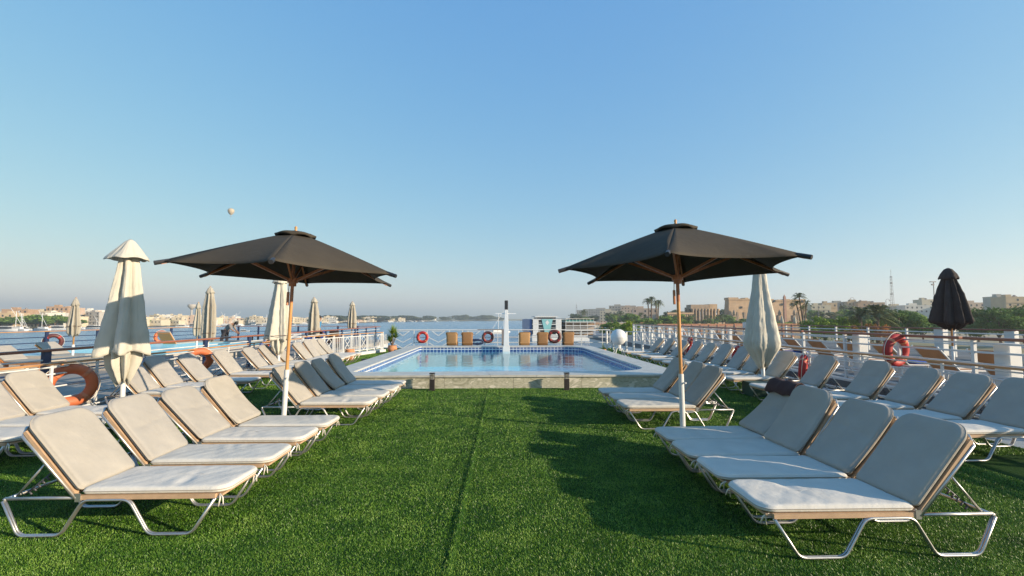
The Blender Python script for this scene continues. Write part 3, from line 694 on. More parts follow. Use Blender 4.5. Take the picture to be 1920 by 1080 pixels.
def cushion_mesh(name, L, r0, r1, th, seed, m, amp=.006, curve=0.0, fold=0):
    ol = rr_outline(L, WID, r0, r1); cx, cy = L/2, WID/2; mb = MB(); n = len(ol)
    ins = [0, .006, .014, .026, .042, .062, .085, .11, .135, .16, .185, .21, .235, .255]
    def prof(d): return th/2*sqrt(max(0, 1-(1-min(d/.028, 1))**2)) + .008*min(d/.25, 1)
    def rings(sgn):
        R = []
        for d in ins:
            row = []
            for x, y in ol:
                fx = max(.02, 1-d/(L/2)); fy = max(.02, 1-d/(WID/2)); X = cx+(x-cx)*fx; Y = cy+(y-cy)*fy
                z = prof(d); e = min(1, d/.06)
                if sgn > 0:
                    z += amp*vnoise(X*1.3, Y*1.3, seed)*e
                    if fold:
                        c0 = .25+(seed*.37) % .6; z += .0045*sin((X+Y*.35)*38+seed+1.5*sin(Y*7+seed))*e*math.exp(-((X-c0)/.13)**2)*(.5+.5*sin(Y*9+seed))
                        z -= .004*math.exp(-((X-.62-.05*sin(Y*5+seed))/.035)**2)*(seed % 2 > .8)*e
                    else: z -= .007*math.exp(-((X-.34-.03*sin(Y*4+seed)-.05*(seed % 1))/.026)**2)*(seed % 1 > .35)*e*.7; z += .004*sin(Y*30+seed+X*8)*math.exp(-((X-.05)/.07)**2)*e
                else: z = -z*.9
                z += curve*((X/L)-.5)**2*4
                row.append(len(mb.v)); mb.v.append((X, Y, z))
            R.append(row)
        return R
    T = rings(1); B = rings(-1)
    for R, fl in ((T, 0), (B, 1)):
        for a, b in zip(R[:-1], R[1:]):
            for i in range(n):
                j = (i+1) % n; f = (a[i], a[j], b[j], b[i]); mb.f.append(f if not fl else f[::-1])
        mb.f.append(tuple(R[-1]) if not fl else tuple(R[-1])[::-1])
    for i in range(n): j = (i+1) % n; mb.f.append((B[0][i], B[0][j], T[0][j], T[0][i]))
    return mb.mesh(name, m, True)
def piping_mesh(L, r0, r1, z, seed):
    ol = rr_outline(L, WID, r0, r1); return MB().tube([(x, y, z) for x, y in ol], .0032, 5, closed=True).mesh('piping', M['piping'], True)
SEAT_L, BACK_L = 1.06, .68
VAR = []
for k in range(7):
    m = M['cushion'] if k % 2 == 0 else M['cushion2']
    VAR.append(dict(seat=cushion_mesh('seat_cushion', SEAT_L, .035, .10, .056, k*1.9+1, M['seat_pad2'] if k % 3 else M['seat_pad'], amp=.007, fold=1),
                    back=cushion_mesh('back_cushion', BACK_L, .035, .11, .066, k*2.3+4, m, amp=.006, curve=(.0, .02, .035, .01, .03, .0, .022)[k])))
PS = piping_mesh(SEAT_L, .035, .10, -.0, 1); PB = piping_mesh(BACK_L, .035, .11, 0, 2)
def lens_tube(pts, r=.0095, gap=.0085, smooth_r=.05):
    """grooved aluminium section: two tubes side by side in y, bends rounded"""
    P = [Vector(p) for p in pts]; out = [P[0]]
    for i in range(1, len(P)-1):
        a, b, c = P[i-1], P[i], P[i+1]; u = (a-b).normalized(); w = (c-b).normalized(); d = min(smooth_r, (a-b).length*.45, (c-b).length*.45)
        for k in range(6):
            t_ = k/5; p0 = b+u*d; p1 = b+w*d; out.append(p0*(1-t_)**2+b*2*t_*(1-t_)+p1*t_**2)
    out.append(P[-1]); mb = MB()
    for s_ in (-1, 1): mb.tube([p+Vector((0, s_*gap, 0)) for p in out], r, 8)
    return mb
leg_pts = [(-.53,0,.262), (-.41,0,.012), (-.11,0,.012), (.04,0,.262), (.37,0,.262), (.52,0,.012), (.83,0,.012), (.99,0,.262)]
LEG = lens_tube(leg_pts).mesh('leg_frame', M['alu'], True)
def side_rail():
    mb = MB()
    for y in (.012, WID-.012): mb.tube([(-.53, y, .274), (0, y, .274)], .012, 8)
    mb.tube([(-.53, .0, .268), (-.53, WID, .268)], .012, 8); mb.tube([(0, 0, .262), (0, WID, .262)], .010, 8)
    return mb
RAIL = side_rail().mesh('base_rail', M['alu'], True)
def sling_seat():
    mb = MB(); mb.box(-.005, 0, .262, SEAT_L-.07, .028, .292); mb.box(-.005, WID-.028, .262, SEAT_L-.07, WID, .292)
    mb.box(.0, .03, .27, SEAT_L-.03, WID-.03, .286)
    return mb
SLING = sling_seat().mesh('sling_seat', M['sling'])
TIE = MB().tube([(0,0,0), (.012,-.02,-.03), (.006,-.028,-.085)], [.004,.006,.005], 4).tube([(0,0,0), (.03,-.015,-.025), (.042,-.03,-.07)], [.004,.006,.005], 4).mesh('tie', M['tie'], True)
_back_cache = {}
def back_meshes(ang):
    k = round(ang, 3)
    if k in _back_cache: return _back_cache[k]
    ca, sa = cos(ang), sin(ang); f = lambda u, y, w: (-u*ca+w*sa, y, .285+u*sa+w*ca)     # u along the back, w out of its face
    mb = MB()
    for y0, y1 in ((-.0, .026), (WID-.026, WID)):
        vs = [f(u, y, w) for u in (.01, BACK_L-.05) for y, w in ((y0, -.024), (y1, -.024), (y1, 0), (y0, 0))]
        mb.add(vs, [(0,1,2,3),(7,6,5,4),(0,4,5,1),(1,5,6,2),(2,6,7,3),(3,7,4,0)])
    vs = [f(u, y, w) for u in (.03, BACK_L-.03) for y, w in ((.03, -.02), (WID-.03, -.02), (WID-.03, -.008), (.03, -.008))]
    mb.add(vs, [(0,1,2,3),(7,6,5,4),(0,4,5,1),(1,5,6,2),(2,6,7,3),(3,7,4,0)])
    sling = mb.mesh('back_sling', M['sling'])
    tb = MB(); tb.tube([f(.0, .0, -.02), f(BACK_L-.07, 0, -.04), f(BACK_L-.01, .06, -.03), f(BACK_L-.01, WID-.06, -.03), f(BACK_L-.07, WID, -.04), f(0, WID, -.02)], .011, 8)
    tube = tb.mesh('back_tube', M['alu'], True)
    br = MB()
    for y in (.03, WID-.03): br.tube([(-.47, y, .28), f(.36, y, -.035)], .008, 6)
    brace = br.mesh('support_strut', M['alu'], True)
    rk = MB()
    for y in (.05, WID-.05):
        a = Vector((-.43, y, .285)); b = Vector(f(.28, y, -.05)); rk.tube([a, b], .006, 5)
        for i in range(1, 6): p = a.lerp(b, i/7); rk.tube([p, p+Vector((.022, 0, -.022))], .007, 5)
    rack = rk.mesh('notched_rack', M['alu_dark'], True)
    _back_cache[k] = (sling, tube, brace, rack); return _back_cache[k]
def hinge_bolts(): 
    return MB().box(-.02, -.006, .25, .02, .0, .31).box(-.02, WID, .25, .02, WID+.006, .31).mesh('hinge_plate', M['alu'])
HP = hinge_bolts()
nl = [0]
def lounger(hx, y_near, side, label, ang=rad(50), group='', rz=0.0, far=False):
    """hx: hinge x; y_near: edge nearest the camera; side -1: feet towards +x (left rows), +1: feet towards -x"""
    v = VAR[(nl[0]*5+nl[0]//3) % 7]; nl[0] += 1; jr = random.Random(nl[0]*13); ang += rad(jr.uniform(-2.6, 2.6)); th_ = jr.uniform(-.012, .012)
    if side < 0: t = thing('sun_lounger', label, 'sun lounger', (hx, y_near, 0), rz, group)
    else: t = thing('sun_lounger', label, 'sun lounger', (hx, y_near+WID, 0), pi+rz, group)
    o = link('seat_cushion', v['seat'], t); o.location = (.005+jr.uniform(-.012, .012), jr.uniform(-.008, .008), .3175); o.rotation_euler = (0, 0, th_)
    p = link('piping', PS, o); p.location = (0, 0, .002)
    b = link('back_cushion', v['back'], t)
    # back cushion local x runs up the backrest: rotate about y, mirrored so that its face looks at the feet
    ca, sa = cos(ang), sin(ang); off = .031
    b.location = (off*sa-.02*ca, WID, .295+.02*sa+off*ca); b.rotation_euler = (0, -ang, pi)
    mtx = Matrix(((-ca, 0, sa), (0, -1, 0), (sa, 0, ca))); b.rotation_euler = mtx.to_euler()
    q = link('piping', PB, b); q.location = (0, 0, .002)
    sling, tube, brace, rack = back_meshes(ang)
    link('sling_seat', SLING, t); link('back_sling', sling, t); link('back_tube', tube, t); link('base_rail', RAIL, t)
    for y in (-.0, WID): l = link('leg_frame', LEG, t); l.location = (0, y, 0)
    link('support_strut', brace, t); link('notched_rack', rack, t); link('hinge_plate', HP, t)
    if not far:
        for (x, y) in ((SEAT_L-.06, .02), (SEAT_L-.06, WID-.02)): l = link('tie', TIE, o); l.location = (x, y, -.03)
    return t
ordn = ['nearest the camera', 'second from the camera', 'third from the camera', 'fourth from the camera', 'fifth from the camera', 'sixth from the camera', 'seventh from the camera', 'eighth from the camera', 'ninth from the camera', 'tenth from the camera', 'eleventh from the camera', 'twelfth from the camera', 'thirteenth from the camera', 'farthest from the camera']
g = 'sun loungers in the front left group'
for i, (y, dx, a) in enumerate(((3.66, 0, 51), (4.36, .0, 50), (5.12, -.02, 47), (5.76, .0, 47))):
    lounger(-3.08+dx, y, -1, 'sunlit cream lounger in the front left group, '+ordn[i], rad(a), g, rz=(-.0, .02, -.01, .01)[i])
g = 'sun loungers left of the pool under the left umbrella'
for i, (y, dx, a) in enumerate(((7.22, .02, 50), (7.86, .06, 50), (8.52, .1, 50), (9.2, .1, 52))):
    lounger(-2.98+dx, y, -1, ['cream lounger beyond the left umbrella pole, sunlit back, '+ordn[0], 'cream lounger left of the pool with a half shaded back', 'lounger left of the pool with a grey shaded back, third from the camera', 'lounger with shaded back whose foot reaches the pool wall corner'][i], rad(a), g)
g = 'sun loungers in the front right group'
for i, (y, dx, a) in enumerate(((3.16, 0, 52), (3.79, .03, 50), (4.39, .0, 53), (4.97, .03, 44))):
    lounger(2.85+dx, y, 1, ['lounger in the front right group with a sunlit seat, '+ordn[0], 'shaded lounger in the front right group, '+ordn[1], 'shaded lounger in the front right group, '+ordn[2], 'shaded lounger in the front right group under a brown towel'][i], rad(a), g, rz=(0, -.01, .01, 0)[i])
g = 'sun loungers right of the grass aisle by the pool'
for i, (y, dx) in enumerate(((6.80, 0), (7.42, .04), (8.04, -.02))):
    lounger(2.92+dx, y, 1, ['lounger beyond the right umbrella pole with a sunlit seat', 'shaded lounger beyond the right umbrella pole, middle of three', 'shaded lounger closest to the front right pool corner'][i], rad(52), g)
g = 'sun loungers along the left railing'
for i, y in enumerate((5.2, 5.85, 6.55, 8.3, 9.0, 9.85, 11.0, 12.4, 13.2, 14.0, 14.9, 15.7, 16.4, 17.1)):
    lounger(-6.12+random.uniform(-.06, .06)+(.15 if y > 14 else 0), y, -1, 'cream lounger along the left railing, '+ordn[i], rad(random.choice((48, 50, 53))), g, rz=random.uniform(-.03, .03), far=y > 9)
g = 'sun loungers along the right railing'
for i, y in enumerate((5.2, 5.85, 6.6, 7.4, 8.55, 9.85, 10.75, 11.6, 12.5, 13.4, 14.3, 15.4, 16.5, 17.7)):
    lounger(6.0+random.uniform(-.05, .05), y, 1, 'shaded grey-blue lounger along the right railing, '+ordn[i], rad(random.choice((50, 52, 55))), g, rz=random.uniform(-.03, .03), far=y > 8)
# brown towel hung over the far front-right backrest
def towel():
    mb = MB(); prof = [(3.20, .75), (3.235, .82), (3.27, .872), (3.33, .895), (3.39, .87), (3.43, .76), (3.45, .6)]
    n = 10; vs = []
    for i, (x, z) in enumerate(prof):
        for j in range(n+1):
            y = 5.06+.50*j/n; vs.append((x+.008*sin(j*1.9+i), y, z+.012*sin(j*1.3+i*.9)))
    fs = [(i*(n+1)+j, i*(n+1)+j+1, (i+1)*(n+1)+j+1, (i+1)*(n+1)+j) for i in range(len(prof)-1) for j in range(n)]
    o = mb.add(vs[0:], fs).build('towel', M['towel'], smooth=True); s = o.modifiers.new('s', 'SOLIDIFY'); s.thickness = .012; s.offset = 1
    tag(o, 'dark brown towel draped over the back of a right lounger', 'towel')
towel()

# ---------------------------------------------------------------- open umbrellas
def open_umbrella(base, rot, tilt, label, L=2.876, R=1.68, drop=.622):
    t = thing('open_umbrella', label, 'umbrella', (base[0], base[1], 0), 0, 'open black umbrellas over the loungers')
    ax = Vector((tilt[0], tilt[1], 1)).normalized()
    e1 = Vector((0,1,0)).cross(ax).normalized(); e2 = ax.cross(e1)
    W3 = lambda r, a, h: ax*h+(e1*cos(a)+e2*sin(a))*r
    A = [rot-pi/2-i*pi/3 for i in range(6)]
    # canopy: six panels, concave hems
    n, mrad = 12, 12; mb = MB(); r0 = .20
    for i in range(6):
        a0, a1 = A[i], A[(i+1) % 6]
        if a1 > a0: a1 -= 2*pi
        idx = {}
        for j in range(mrad+1):
            f = j/mrad
            for k in range(n+1):
                s_ = k/n; d0 = Vector((cos(a0), sin(a0))); d1 = Vector((cos(a1), sin(a1))); v = d0.lerp(d1, s_)   # straight chord between ribs
                pull = 1-.17*f**2*(4*s_*(1-s_))**.6
                rr = r0+(R*.985-r0)*f; q = v*rr*(pull if f > 0 else 1); r = q.length; a = atan2(q.y, q.x)
                h = L-.035-(drop-.045)*((rr-r0)/(R*.985-r0))**1.06 - .008*f*(4*s_*(1-s_))
                idx[j, k] = len(mb.v); mb.v.append(tuple(W3(r, a, h)))
        for j in range(mrad):
            for k in range(n): mb.f.append((idx[j, k], idx[j+1, k], idx[j+1, k+1], idx[j, k+1]))
    o = mb.build('canopy', M['black_canvas'], t, smooth=True); s = o.modifiers.new('s', 'SOLIDIFY'); s.thickness = .004
    # vent cap with scalloped rim
    mb = MB(); N = 48
    for r, h, sc in ((.012, L+.052, 0), (.12, L+.035, .0), (.22, L+.012, .3), (.275, L-.018, 1), (.262, L-.045, 1.3)):
        for k in range(N): a = 2*pi*k/N; u = abs(sin(3*(a-rot-pi/2))); mb.v.append(tuple(W3(r*(1+.05*sc*u), a, h+.022*sc*(u-.5))))
    for i in range(4):
        for k in range(N): k2 = (k+1) % N; mb.f.append((i*N+k, i*N+k2, (i+1)*N+k2, (i+1)*N+k))
    o = mb.build('vent_cap', M['black_canvas'], t, smooth=True); s = o.modifiers.new('s', 'SOLIDIFY'); s.thickness = .006
    hub = L-.72
    for a in A:
        rib = MB().bar(W3(.06, a, L-.075), W3(R*.97, a, L-drop-.012), .022, .03).build('rib', M['rib_wood'], t)
        MB().tube([W3(R*.92, a, L-drop+.030), W3(R+.02, a, L-drop-.018)], .028, 8).build('tip_pocket', M['black'], rib)
        MB().bar(W3(.05, a, hub+.02), W3(R*.50, a, L-.045-drop*.50-.035), .024, .034).build('strut', M['rib_wood'], t)
    def cyl(r0_, h0, h1, m, nm, n_=16, r1_=None):
        return MB().tube([W3(0, 0, h0), W3(0, 0, h1)], [r0_, r1_ or r0_], n_).build(nm, m, t, smooth=False)
    cyl(.075, hub-.02, hub+.05, M['rib_wood'], 'runner_hub'); cyl(.055, hub-.07, hub-.02, M['rib_wood'], 'runner_collar')
    cyl(.07, L-.11, L-.05, M['rib_wood'], 'crown_hub')
    cyl(.024, .82, hub-.32, M['pole_wood'], 'pole'); cyl(.0245, hub-.32, L-.05, M['rib_wood'], 'upper_pole')
    MB().lathe([(.012, L+.03), (.022, L+.05), (.020, L+.075), (.014, L+.085), (.024, L+.10), (.012, L+.125)], 12).build('finial', M['pole_wood'], t, smooth=True).location = tuple(ax*0+Vector((ax.x, ax.y, 0))*L)
    cyl(.036, .0, .84, M['white_sleeve'], 'base_sleeve'); 
    MB().tube([W3(.036, -1.0, .72), W3(.075, -1.0, .72)], .012, 8).build('clamp_screw', M['white_sleeve'], t)
    bevel(MB().box(-.28, -.28, .0, .28, .28, .035).build('base_plate', M['white_sleeve'], t), .01)
    # pulley rope and weight hanging beside the pole
    MB().tube([W3(.05, pi, hub-.05), W3(.055, pi, hub-.16)], .006, 5).build('pulley_cord', M['rope'], t)
    bevel(MB().bar(W3(.055, pi, hub-.16), W3(.055, pi, hub-.36), .03, .035).build('pulley_block', M['rib_wood'], t), .006)
open_umbrella((-3.13, 7.13), .2623, (.0257, .0215), 'open black umbrella on a wooden pole over the left loungers')
open_umbrella((2.544, 6.40), -.4302, (-.0008, .0332), 'open black umbrella on a wooden pole over the right loungers')

# ---------------------------------------------------------------- closed umbrellas
def closed_umbrella(loc, label, prof, cap, mname, seed=0, folds=7, amp=.22, pole='wood', group='closed beige umbrellas', base_z=0.0, tie=None, lean=(0, 0), skirt=None, sleeve=.75):
    t = thing('closed_umbrella', label, 'umbrella', loc, 0, group); g = random.Random(seed)
    top = prof[0][1]; N = 132; ph = [g.uniform(0, 2*pi) for _ in range(4)]
    def shell(pr, nm, amp_, fo, m, hem=0.0):
        mb = MB(); rows = []
        steps = []
        for (r0, z0), (r1, z1) in zip(pr[:-1], pr[1:]):
            k = max(2, int(abs(z0-z1)/.06)); steps += [(r0+(r1-r0)*i/k, z0+(z1-z0)*i/k) for i in range(k)]
        steps.append(pr[-1]); zt, zb = steps[0][1], steps[-1][1]
        for r, z in steps:
            f = (zt-z)/max(zt-zb, .01); row = []
            for k in range(N):
                a = 2*pi*k/N; w = a*fo/2+ph[0]+.35*sin(a*2+ph[1])+.25*f*sin(a*3+ph[2]); u = abs(((w/pi) % 1.0)*2-1)**1.15
                u2 = abs(sin(w*2.3+1.1+f*.8))**.5; wr = .035*vnoise(a*2.1+seed, z*2.7, seed)+.02*vnoise(a*5+z, z*7, seed+2); rr = r*(1+wr-amp_*min(1, f*3+.25)*(u*1.5+.28*(1-u2))+.10*f*sin(a+ph[3])+.05*f*sin(2*a+ph[2]))
                zz = z+(hem*f**6*(sin(w*2+1)*.6+sin(a*2+ph[1])*.5) if hem else 0)
                row.append(len(mb.v)); mb.v.append((rr*cos(a)+lean[0]*z, rr*sin(a)+lean[1]*z, zz))
            rows.append(row)
        for a_, b_ in zip(rows[:-1], rows[1:]):
            for k in range(N): k2 = (k+1) % N; mb.f.append((b_[k], b_[k2], a_[k2], a_[k]))
        o = mb.build(nm, m, t, smooth=True); s = o.modifiers.new('s', 'SOLIDIFY'); s.thickness = .006; return o
    shell(prof, 'folded_canopy', amp, folds, M[mname], hem=.05)
    if cap: shell(cap, 'top_cap', .10, 5, M[mname], hem=.02)
    if skirt: shell(skirt, 'hanging_hem', amp*1.1, folds+2, M[mname], hem=.06)
    if tie:
        r, z = tie; mb = MB(); mb.tube([(r*cos(2*pi*i/24)+lean[0]*z, r*sin(2*pi*i/24)+lean[1]*z, z+.01*sin(i)) for i in range(24)], .008, 5, closed=True); mb.build('tie_strap', M['sling_dark'], t)
    pm = M['pole_wood'] if pole == 'wood' else M['steel']
    MB().tube([(0, 0, sleeve), (lean[0]*top, lean[1]*top, top+.06)], .024, 10).build('pole', pm, t, smooth=True)
    MB().tube([(0, 0, 0), (0, 0, sleeve)], .036, 12).build('base_sleeve', M['white_sleeve'], t, smooth=True)
    bevel(MB().box(-.25, -.25, 0, .25, .25, .04).build('base_plate', M['white_sleeve'], t), .01)
    return t
closed_umbrella((-5.93, 7.75, 0), 'large closed beige umbrella by the left railing with a band of blue-grey shadow', 
    [(.02, 2.80), (.14, 2.62), (.18, 2.35), (.24, 2.0), (.31, 1.6), (.385, 1.28), (.415, 1.12), (.425, 1.04)], [(.015, 2.88), (.07, 2.84), (.17, 2.72), (.28, 2.585), (.305, 2.55)], 'beige_canvas', 3, folds=6, amp=.3, lean=(-.0, 0),
    skirt=[(.26, 1.14), (.27, .98), (.24, .84), (.17, .70), (.09, .58)])
closed_umbrella((-6.15, 13.6, 0), 'closed beige umbrella behind the left umbrella pole', [(.02, 2.78), (.15, 2.6), (.21, 2.2), (.27, 1.8), (.33, 1.3), (.36, 1.10), (.365, 1.0)],
    [(.015, 2.84), (.12, 2.76), (.20, 2.66), (.21, 2.60)], 'beige_canvas', 8, folds=7, amp=.26, skirt=[(.24, 1.06), (.22, .85), (.10, .62)], tie=(.36, 1.12))
closed_umbrella((5.72, 9.95, 0), 'closed beige umbrella by the right railing, partly hidden by the open black umbrella', [(.03, 2.86), (.12, 2.7), (.18, 2.2), (.27, 1.75), (.35, 1.3), (.385, 1.08), (.36, .98), (.22, .76), (.09, .56)],
    [(.02, 2.92), (.12, 2.82), (.19, 2.72)], 'beige_canvas', 21, folds=5, amp=.17)
def far_closed(x, y, top, label, seed, m='grey_canvas', w=.3, zb=.95, base_z=0.0, ztie=True):
    h = top; t = closed_umbrella((x, y, base_z), label, [(.02, h), (w*.45, h-.16), (w*.55, h-.3), (w*.85, h-.7), (w, zb+.35), (w*.95, zb+.1), (w*.7, zb)], [(.02, h+.05), (w*.35, h-.04), (w*.62, h-.2)], m, seed, folds=7, amp=.42,
        group='closed umbrellas on the neighbouring ship', tie=(w*.85, zb+.3) if ztie else None)
    return t
far_closed(-13.73, 15.8, 2.22, 'closed grey umbrella on the left ship beside its white loungers', 31, w=.2, zb=1.05)
far_closed(-10.82, 18.1, 2.75, 'tall closed grey umbrella on the left ship behind its pool', 32, w=.27, zb=.75)
far_closed(-12.04, 19.4, 2.2, 'narrow closed umbrella close behind the tall grey one', 36, w=.17, zb=.9)
far_closed(-8.65, 22.6, 2.55, 'closed grey umbrella beside the standing person in blue', 33, w=.3, zb=.8)
far_closed(-8.48, 28.0, 2.55, 'closed grey umbrella near the bow of the left ship', 34, w=.3, zb=1.0)

# ---------------------------------------------------------------- lifebuoys
lifebuoy((-7.0, 8.05, .50), pi/2-.75, 0, 'orange lifebuoy on the left railing beside the large closed umbrella', 'orange', .98)
lifebuoy((-7.05, 11.4, .60), pi/2-.7, .5, 'orange lifebuoy half hidden behind loungers on the left railing', 'orange', .95)
lifebuoy((-7.05, 15.3, .72), pi/2-.9, .3, 'orange lifebuoy on the left railing near the second closed umbrella', 'orange', .9)
lifebuoy((-3.8, 24.5, .63), 0, 0, 'red lifebuoy with dark bands on the front railing left of the chairs', 'red', .86)
LBM['dark'] = (_b.mesh('ring', M['darkband'], True), [x.mesh('band', M['red_ring'], True) for x in _bs], _r.mesh('rope', M['rope'], True))
lifebuoy((-.42, 24.45, .63), .15, 0, 'dark lifebuoy on the front railing just left of the mast', 'dark', .86)
lifebuoy((3.05, 24.5, .66), -.1, 0, 'dark red lifebuoy between two wicker chairs right of the mast', 'dark', 1.0)
lifebuoy((7.33, 11.05, .42), .9, .1, 'red lifebuoy behind loungers on the right railing', 'red', .9)
lifebuoy((7.36, 17.8, .55), pi/2-.5, .3, 'red lifebuoy at the far end of the right railing', 'red', 1.0)
lifebuoy((7.36, 14.2, .50), pi/2-.2, .3, 'small red lifebuoy between shaded loungers on the right railing', 'red', .8)
lifebuoy((8.66, 9.93, .91), .3, .08, 'large red lifebuoy on the railing of the right ship', 'red', 1.0)
lifebuoy((8.7, 15.6, 1.0), .5, .05, 'red lifebuoy just behind the right closed umbrella', 'red', .9)

# ---------------------------------------------------------------- left neighbour ship
def person(name, label, loc, rz, J, shirt, cat='person'):
    """J: dict joint -> local coordinates"""
    t = thing(name, label, cat, loc, rz)
    def skin(nm, verts, edges, radii, m, root=0, sub=2):
        me = bpy.data.meshes.new(nm); me.from_pydata([tuple(v) for v in verts], edges, []); me.materials.append(m)
        o = link(nm, me, t); o.modifiers.new('skin', 'SKIN'); sv = me.skin_vertices[0].data
        for i, r in enumerate(radii): sv[i].radius = (r, r); sv[i].use_root = i == root
        s = o.modifiers.new('sub', 'SUBSURF'); s.levels = sub; s.render_levels = sub; return o
    V = Vector; v = []; e = []; r = []
    def a(p, rad_, par=None):
        v.append(V(p)); r.append(rad_)
        if par is not None: e.append((par, len(v)-1))
        return len(v)-1
    hip = a(J['hip'], .12); ch = a(V(J['hip']).lerp(V(J['chest']), .55), .125, hip); c2 = a(J['chest'], .14, ch); nk = a(J['neck'], .055, c2); hd = a(J['head'], .095, nk)
    a(V(J['head'])+(V(J['head'])-V(J['neck'])).normalized()*.09, .07, hd)
    a(V(J['head'])+V(J.get('face', (.1, 0, -.02))), .02, hd)
    for s_ in ('l', 'r'):
        k = a(J['hipj_'+s_], .085, hip); k = a(J['knee_'+s_], .058, k); k = a(J['ankle_'+s_], .04, k); a(V(J['ankle_'+s_])+V(J.get('toe', (.17, 0, -.045))), .035, k)
        k = a(J['sho_'+s_], .06, c2); k = a(J['elb_'+s_], .042, k); k = a(J['wri_'+s_], .028, k)
        d = (V(J['wri_'+s_])-V(J['elb_'+s_])).normalized(); q = d.cross(V((0, 1, 0.2))).normalized(); h = a(V(J['wri_'+s_])+d*.06, .033, k)
        for f in range(4): k2 = a(V(J['wri_'+s_])+d*.11+q*(f-1.5)*.022, .010, h); a(V(J['wri_'+s_])+d*(.16-.01*abs(f-1.5))+q*(f-1.5)*.024+V((.01, 0, -.01)), .009, k2)
        a(V(J['wri_'+s_])+d*.08+q*.055, .011, h)
    skin('body', v, e, r, M['skin'])
    def cloth(nm, pts, rr, m, edges=None):
        ee = edges or [(i, i+1) for i in range(len(pts)-1)]; return skin(nm, pts, ee, rr, m, sub=1)
    hc = V(J['hip']); mid = hc.lerp(V(J['chest']), .5)
    cloth('shirt', [V(J['chest']), mid, hc, V(J['sho_l']), V(J['elb_l']), V(J['sho_r']), V(J['elb_r'])], [.165, .15, .15, .085, .058, .085, .058], shirt, [(0, 1), (1, 2), (0, 3), (3, 4), (0, 5), (5, 6)])
    cloth('trousers', [hc, V(J['hipj_l']), V(J['knee_l']), V(J['ankle_l']), V(J['hipj_r']), V(J['knee_r']), V(J['ankle_r'])], [.145, .11, .08, .06, .11, .08, .06], M['trousers'], [(0, 1), (1, 2), (2, 3), (0, 4), (4, 5), (5, 6)])
    up = (V(J['head'])-V(J['neck'])).normalized(); hp = V(J['head'])+up*.045-V(J.get('face', (.1, 0, 0)))*.25
    bm = MB().lathe([(.1*sin(pi*i/8), -.1*cos(pi*i/8)) for i in range(1, 8)], 12); o = bm.build('hair', M['hair'], t, smooth=True); o.location = hp
    return t
def ship2():
    X0, X1, Y0, Y1 = -20.6, -8.05, -6, 36
    t = thing('cruise_ship', 'river cruise ship moored on the left with a turquoise pool and navy railings', 'ship')
    MB().box(X0, Y0, -.25, X1, Y1, -.02).build('deck', M['wood_deck'], t)
    MB().box(X0+.1, Y0, WATER-1, X1-.1, Y1-.2, -.252).build('hull', M['white'], t)
    h = 1.04; xr = -8.2
    bevel(MB().box(xr-.06, Y0, h-.05, xr+.06, 33.5, h).build('handrail', M['rail_brown'], t), .012)
    for z in (.35, .62, .84): MB().tube([(xr, Y0, z), (xr, 33.5, z)], .016, 6).build('rail', M['white'] if z > .7 else M['navy'], t)
    for y in list(np.arange(4.2, 33, 2.35)): MB().box(xr-.03, y-.07, -.02, xr+.03, y+.07, h-.052).build('post', M['navy'], t)
    xf = -20.2
    bevel(MB().box(xf-.05, Y0, 1.0, xf+.05, 35.4, 1.04).build('handrail', M['rail_wood'], t), .01)
    for z in (.28, .52, .76): MB().tube([(xf, Y0, z), (xf, 35.4, z)], .02, 6).build('rail', M['navy'], t)
    for y in list(np.arange(8.4, 35, 2.7))+[17.6, 26.5]: MB().box(xf-.03, y-.08, -.02, xf+.03, y+.08, .998).build('post', M['navy'], t)
    bevel(MB().box(xf, 35.35, 1.0, -8.9, 35.45, 1.04).build('handrail', M['rail_brown'], t), .01)
    for z in (.3, .65): MB().tube([(xf, 35.4, z), (-8.9, 35.4, z)], .02, 6).build('rail', M['navy'], t)
    for x in np.arange(-19, -8.9, 1.45): MB().box(x-.06, 35.37, -.02, x+.06, 35.43, .998).build('post', M['navy'], t)
    # pool
    px0, py0, px1, py1 = -17.4, 15.2, -10.5, 25.2; R = (.9,)*4
    o1 = rrect(px0, py0, px1, py1, R); o2 = rrect(px0+.35, py0+.35, px1-.35, py1-.35, (.6,)*4); N = len(o1); z = .42
    wl = MB(); vs = [(x, y, -.02) for x, y in o1]+[(x, y, z) for x, y in o1]+[(x, y, z) for x, y in o2]+[(x, y, z-.12) for x, y in o2]
    fs = []
    for i in range(N): j = (i+1) % N; fs += [(i, j, N+j, N+i), (N+i, N+j, 2*N+j, 2*N+i), (2*N+i, 2*N+j, 3*N+j, 3*N+i)]
    wl.add(vs, fs).build('pool_surround', M['concrete'], t)
    MB().add([(x, y, z-.06) for x, y in o2], [tuple(range(N))]).build('pool_water', M['turq_water'], t)
M['turq_water'] = water_mat('turquoise water', None, 3, .25, .05, opaque=(0.30, 0.72, 0.80), dist=.02, ior=.3)
ship2()
def flatbed(x, y, label, rz=0, wood=True, group='white loungers on the left ship', back=.9, mt='cushion'):
    t = thing('wooden_lounger', label, 'sun lounger', (x, y, 0), rz, group)
    f = MB().box(-.3, 0, .28, 1.3, .05, .34).box(-.3, .6, .28, 1.3, .65, .34); f.build('frame', M['bed_wood'], t)
    for lx in (-.2, 1.15):
        for ly in (0.0, .6): MB().box(lx, ly, 0, lx+.06, ly+.05, .28).build('leg', M['bed_wood'], t)
    bevel(MB().box(.0, .02, .345, 1.3, .63, .40).build('mattress', M[mt], t), .02)
    o = bevel(MB().box(-.75, .02, 0, 0, .63, .06).build('back_mattress', M[mt], t), .02); o.location = (0, 0, .36); o.rotation_euler = (0, back, 0)
    o = MB().box(-.7, .0, -.045, 0, .65, -.005).build('back_board', M['bed_wood'], t); o.location = (0, 0, .36); o.rotation_euler = (0, back, 0)
    bevel(MB().box(-.34, .27, .0, -.28, .37, .33).build('prop', M['bed_wood'], t), .005)
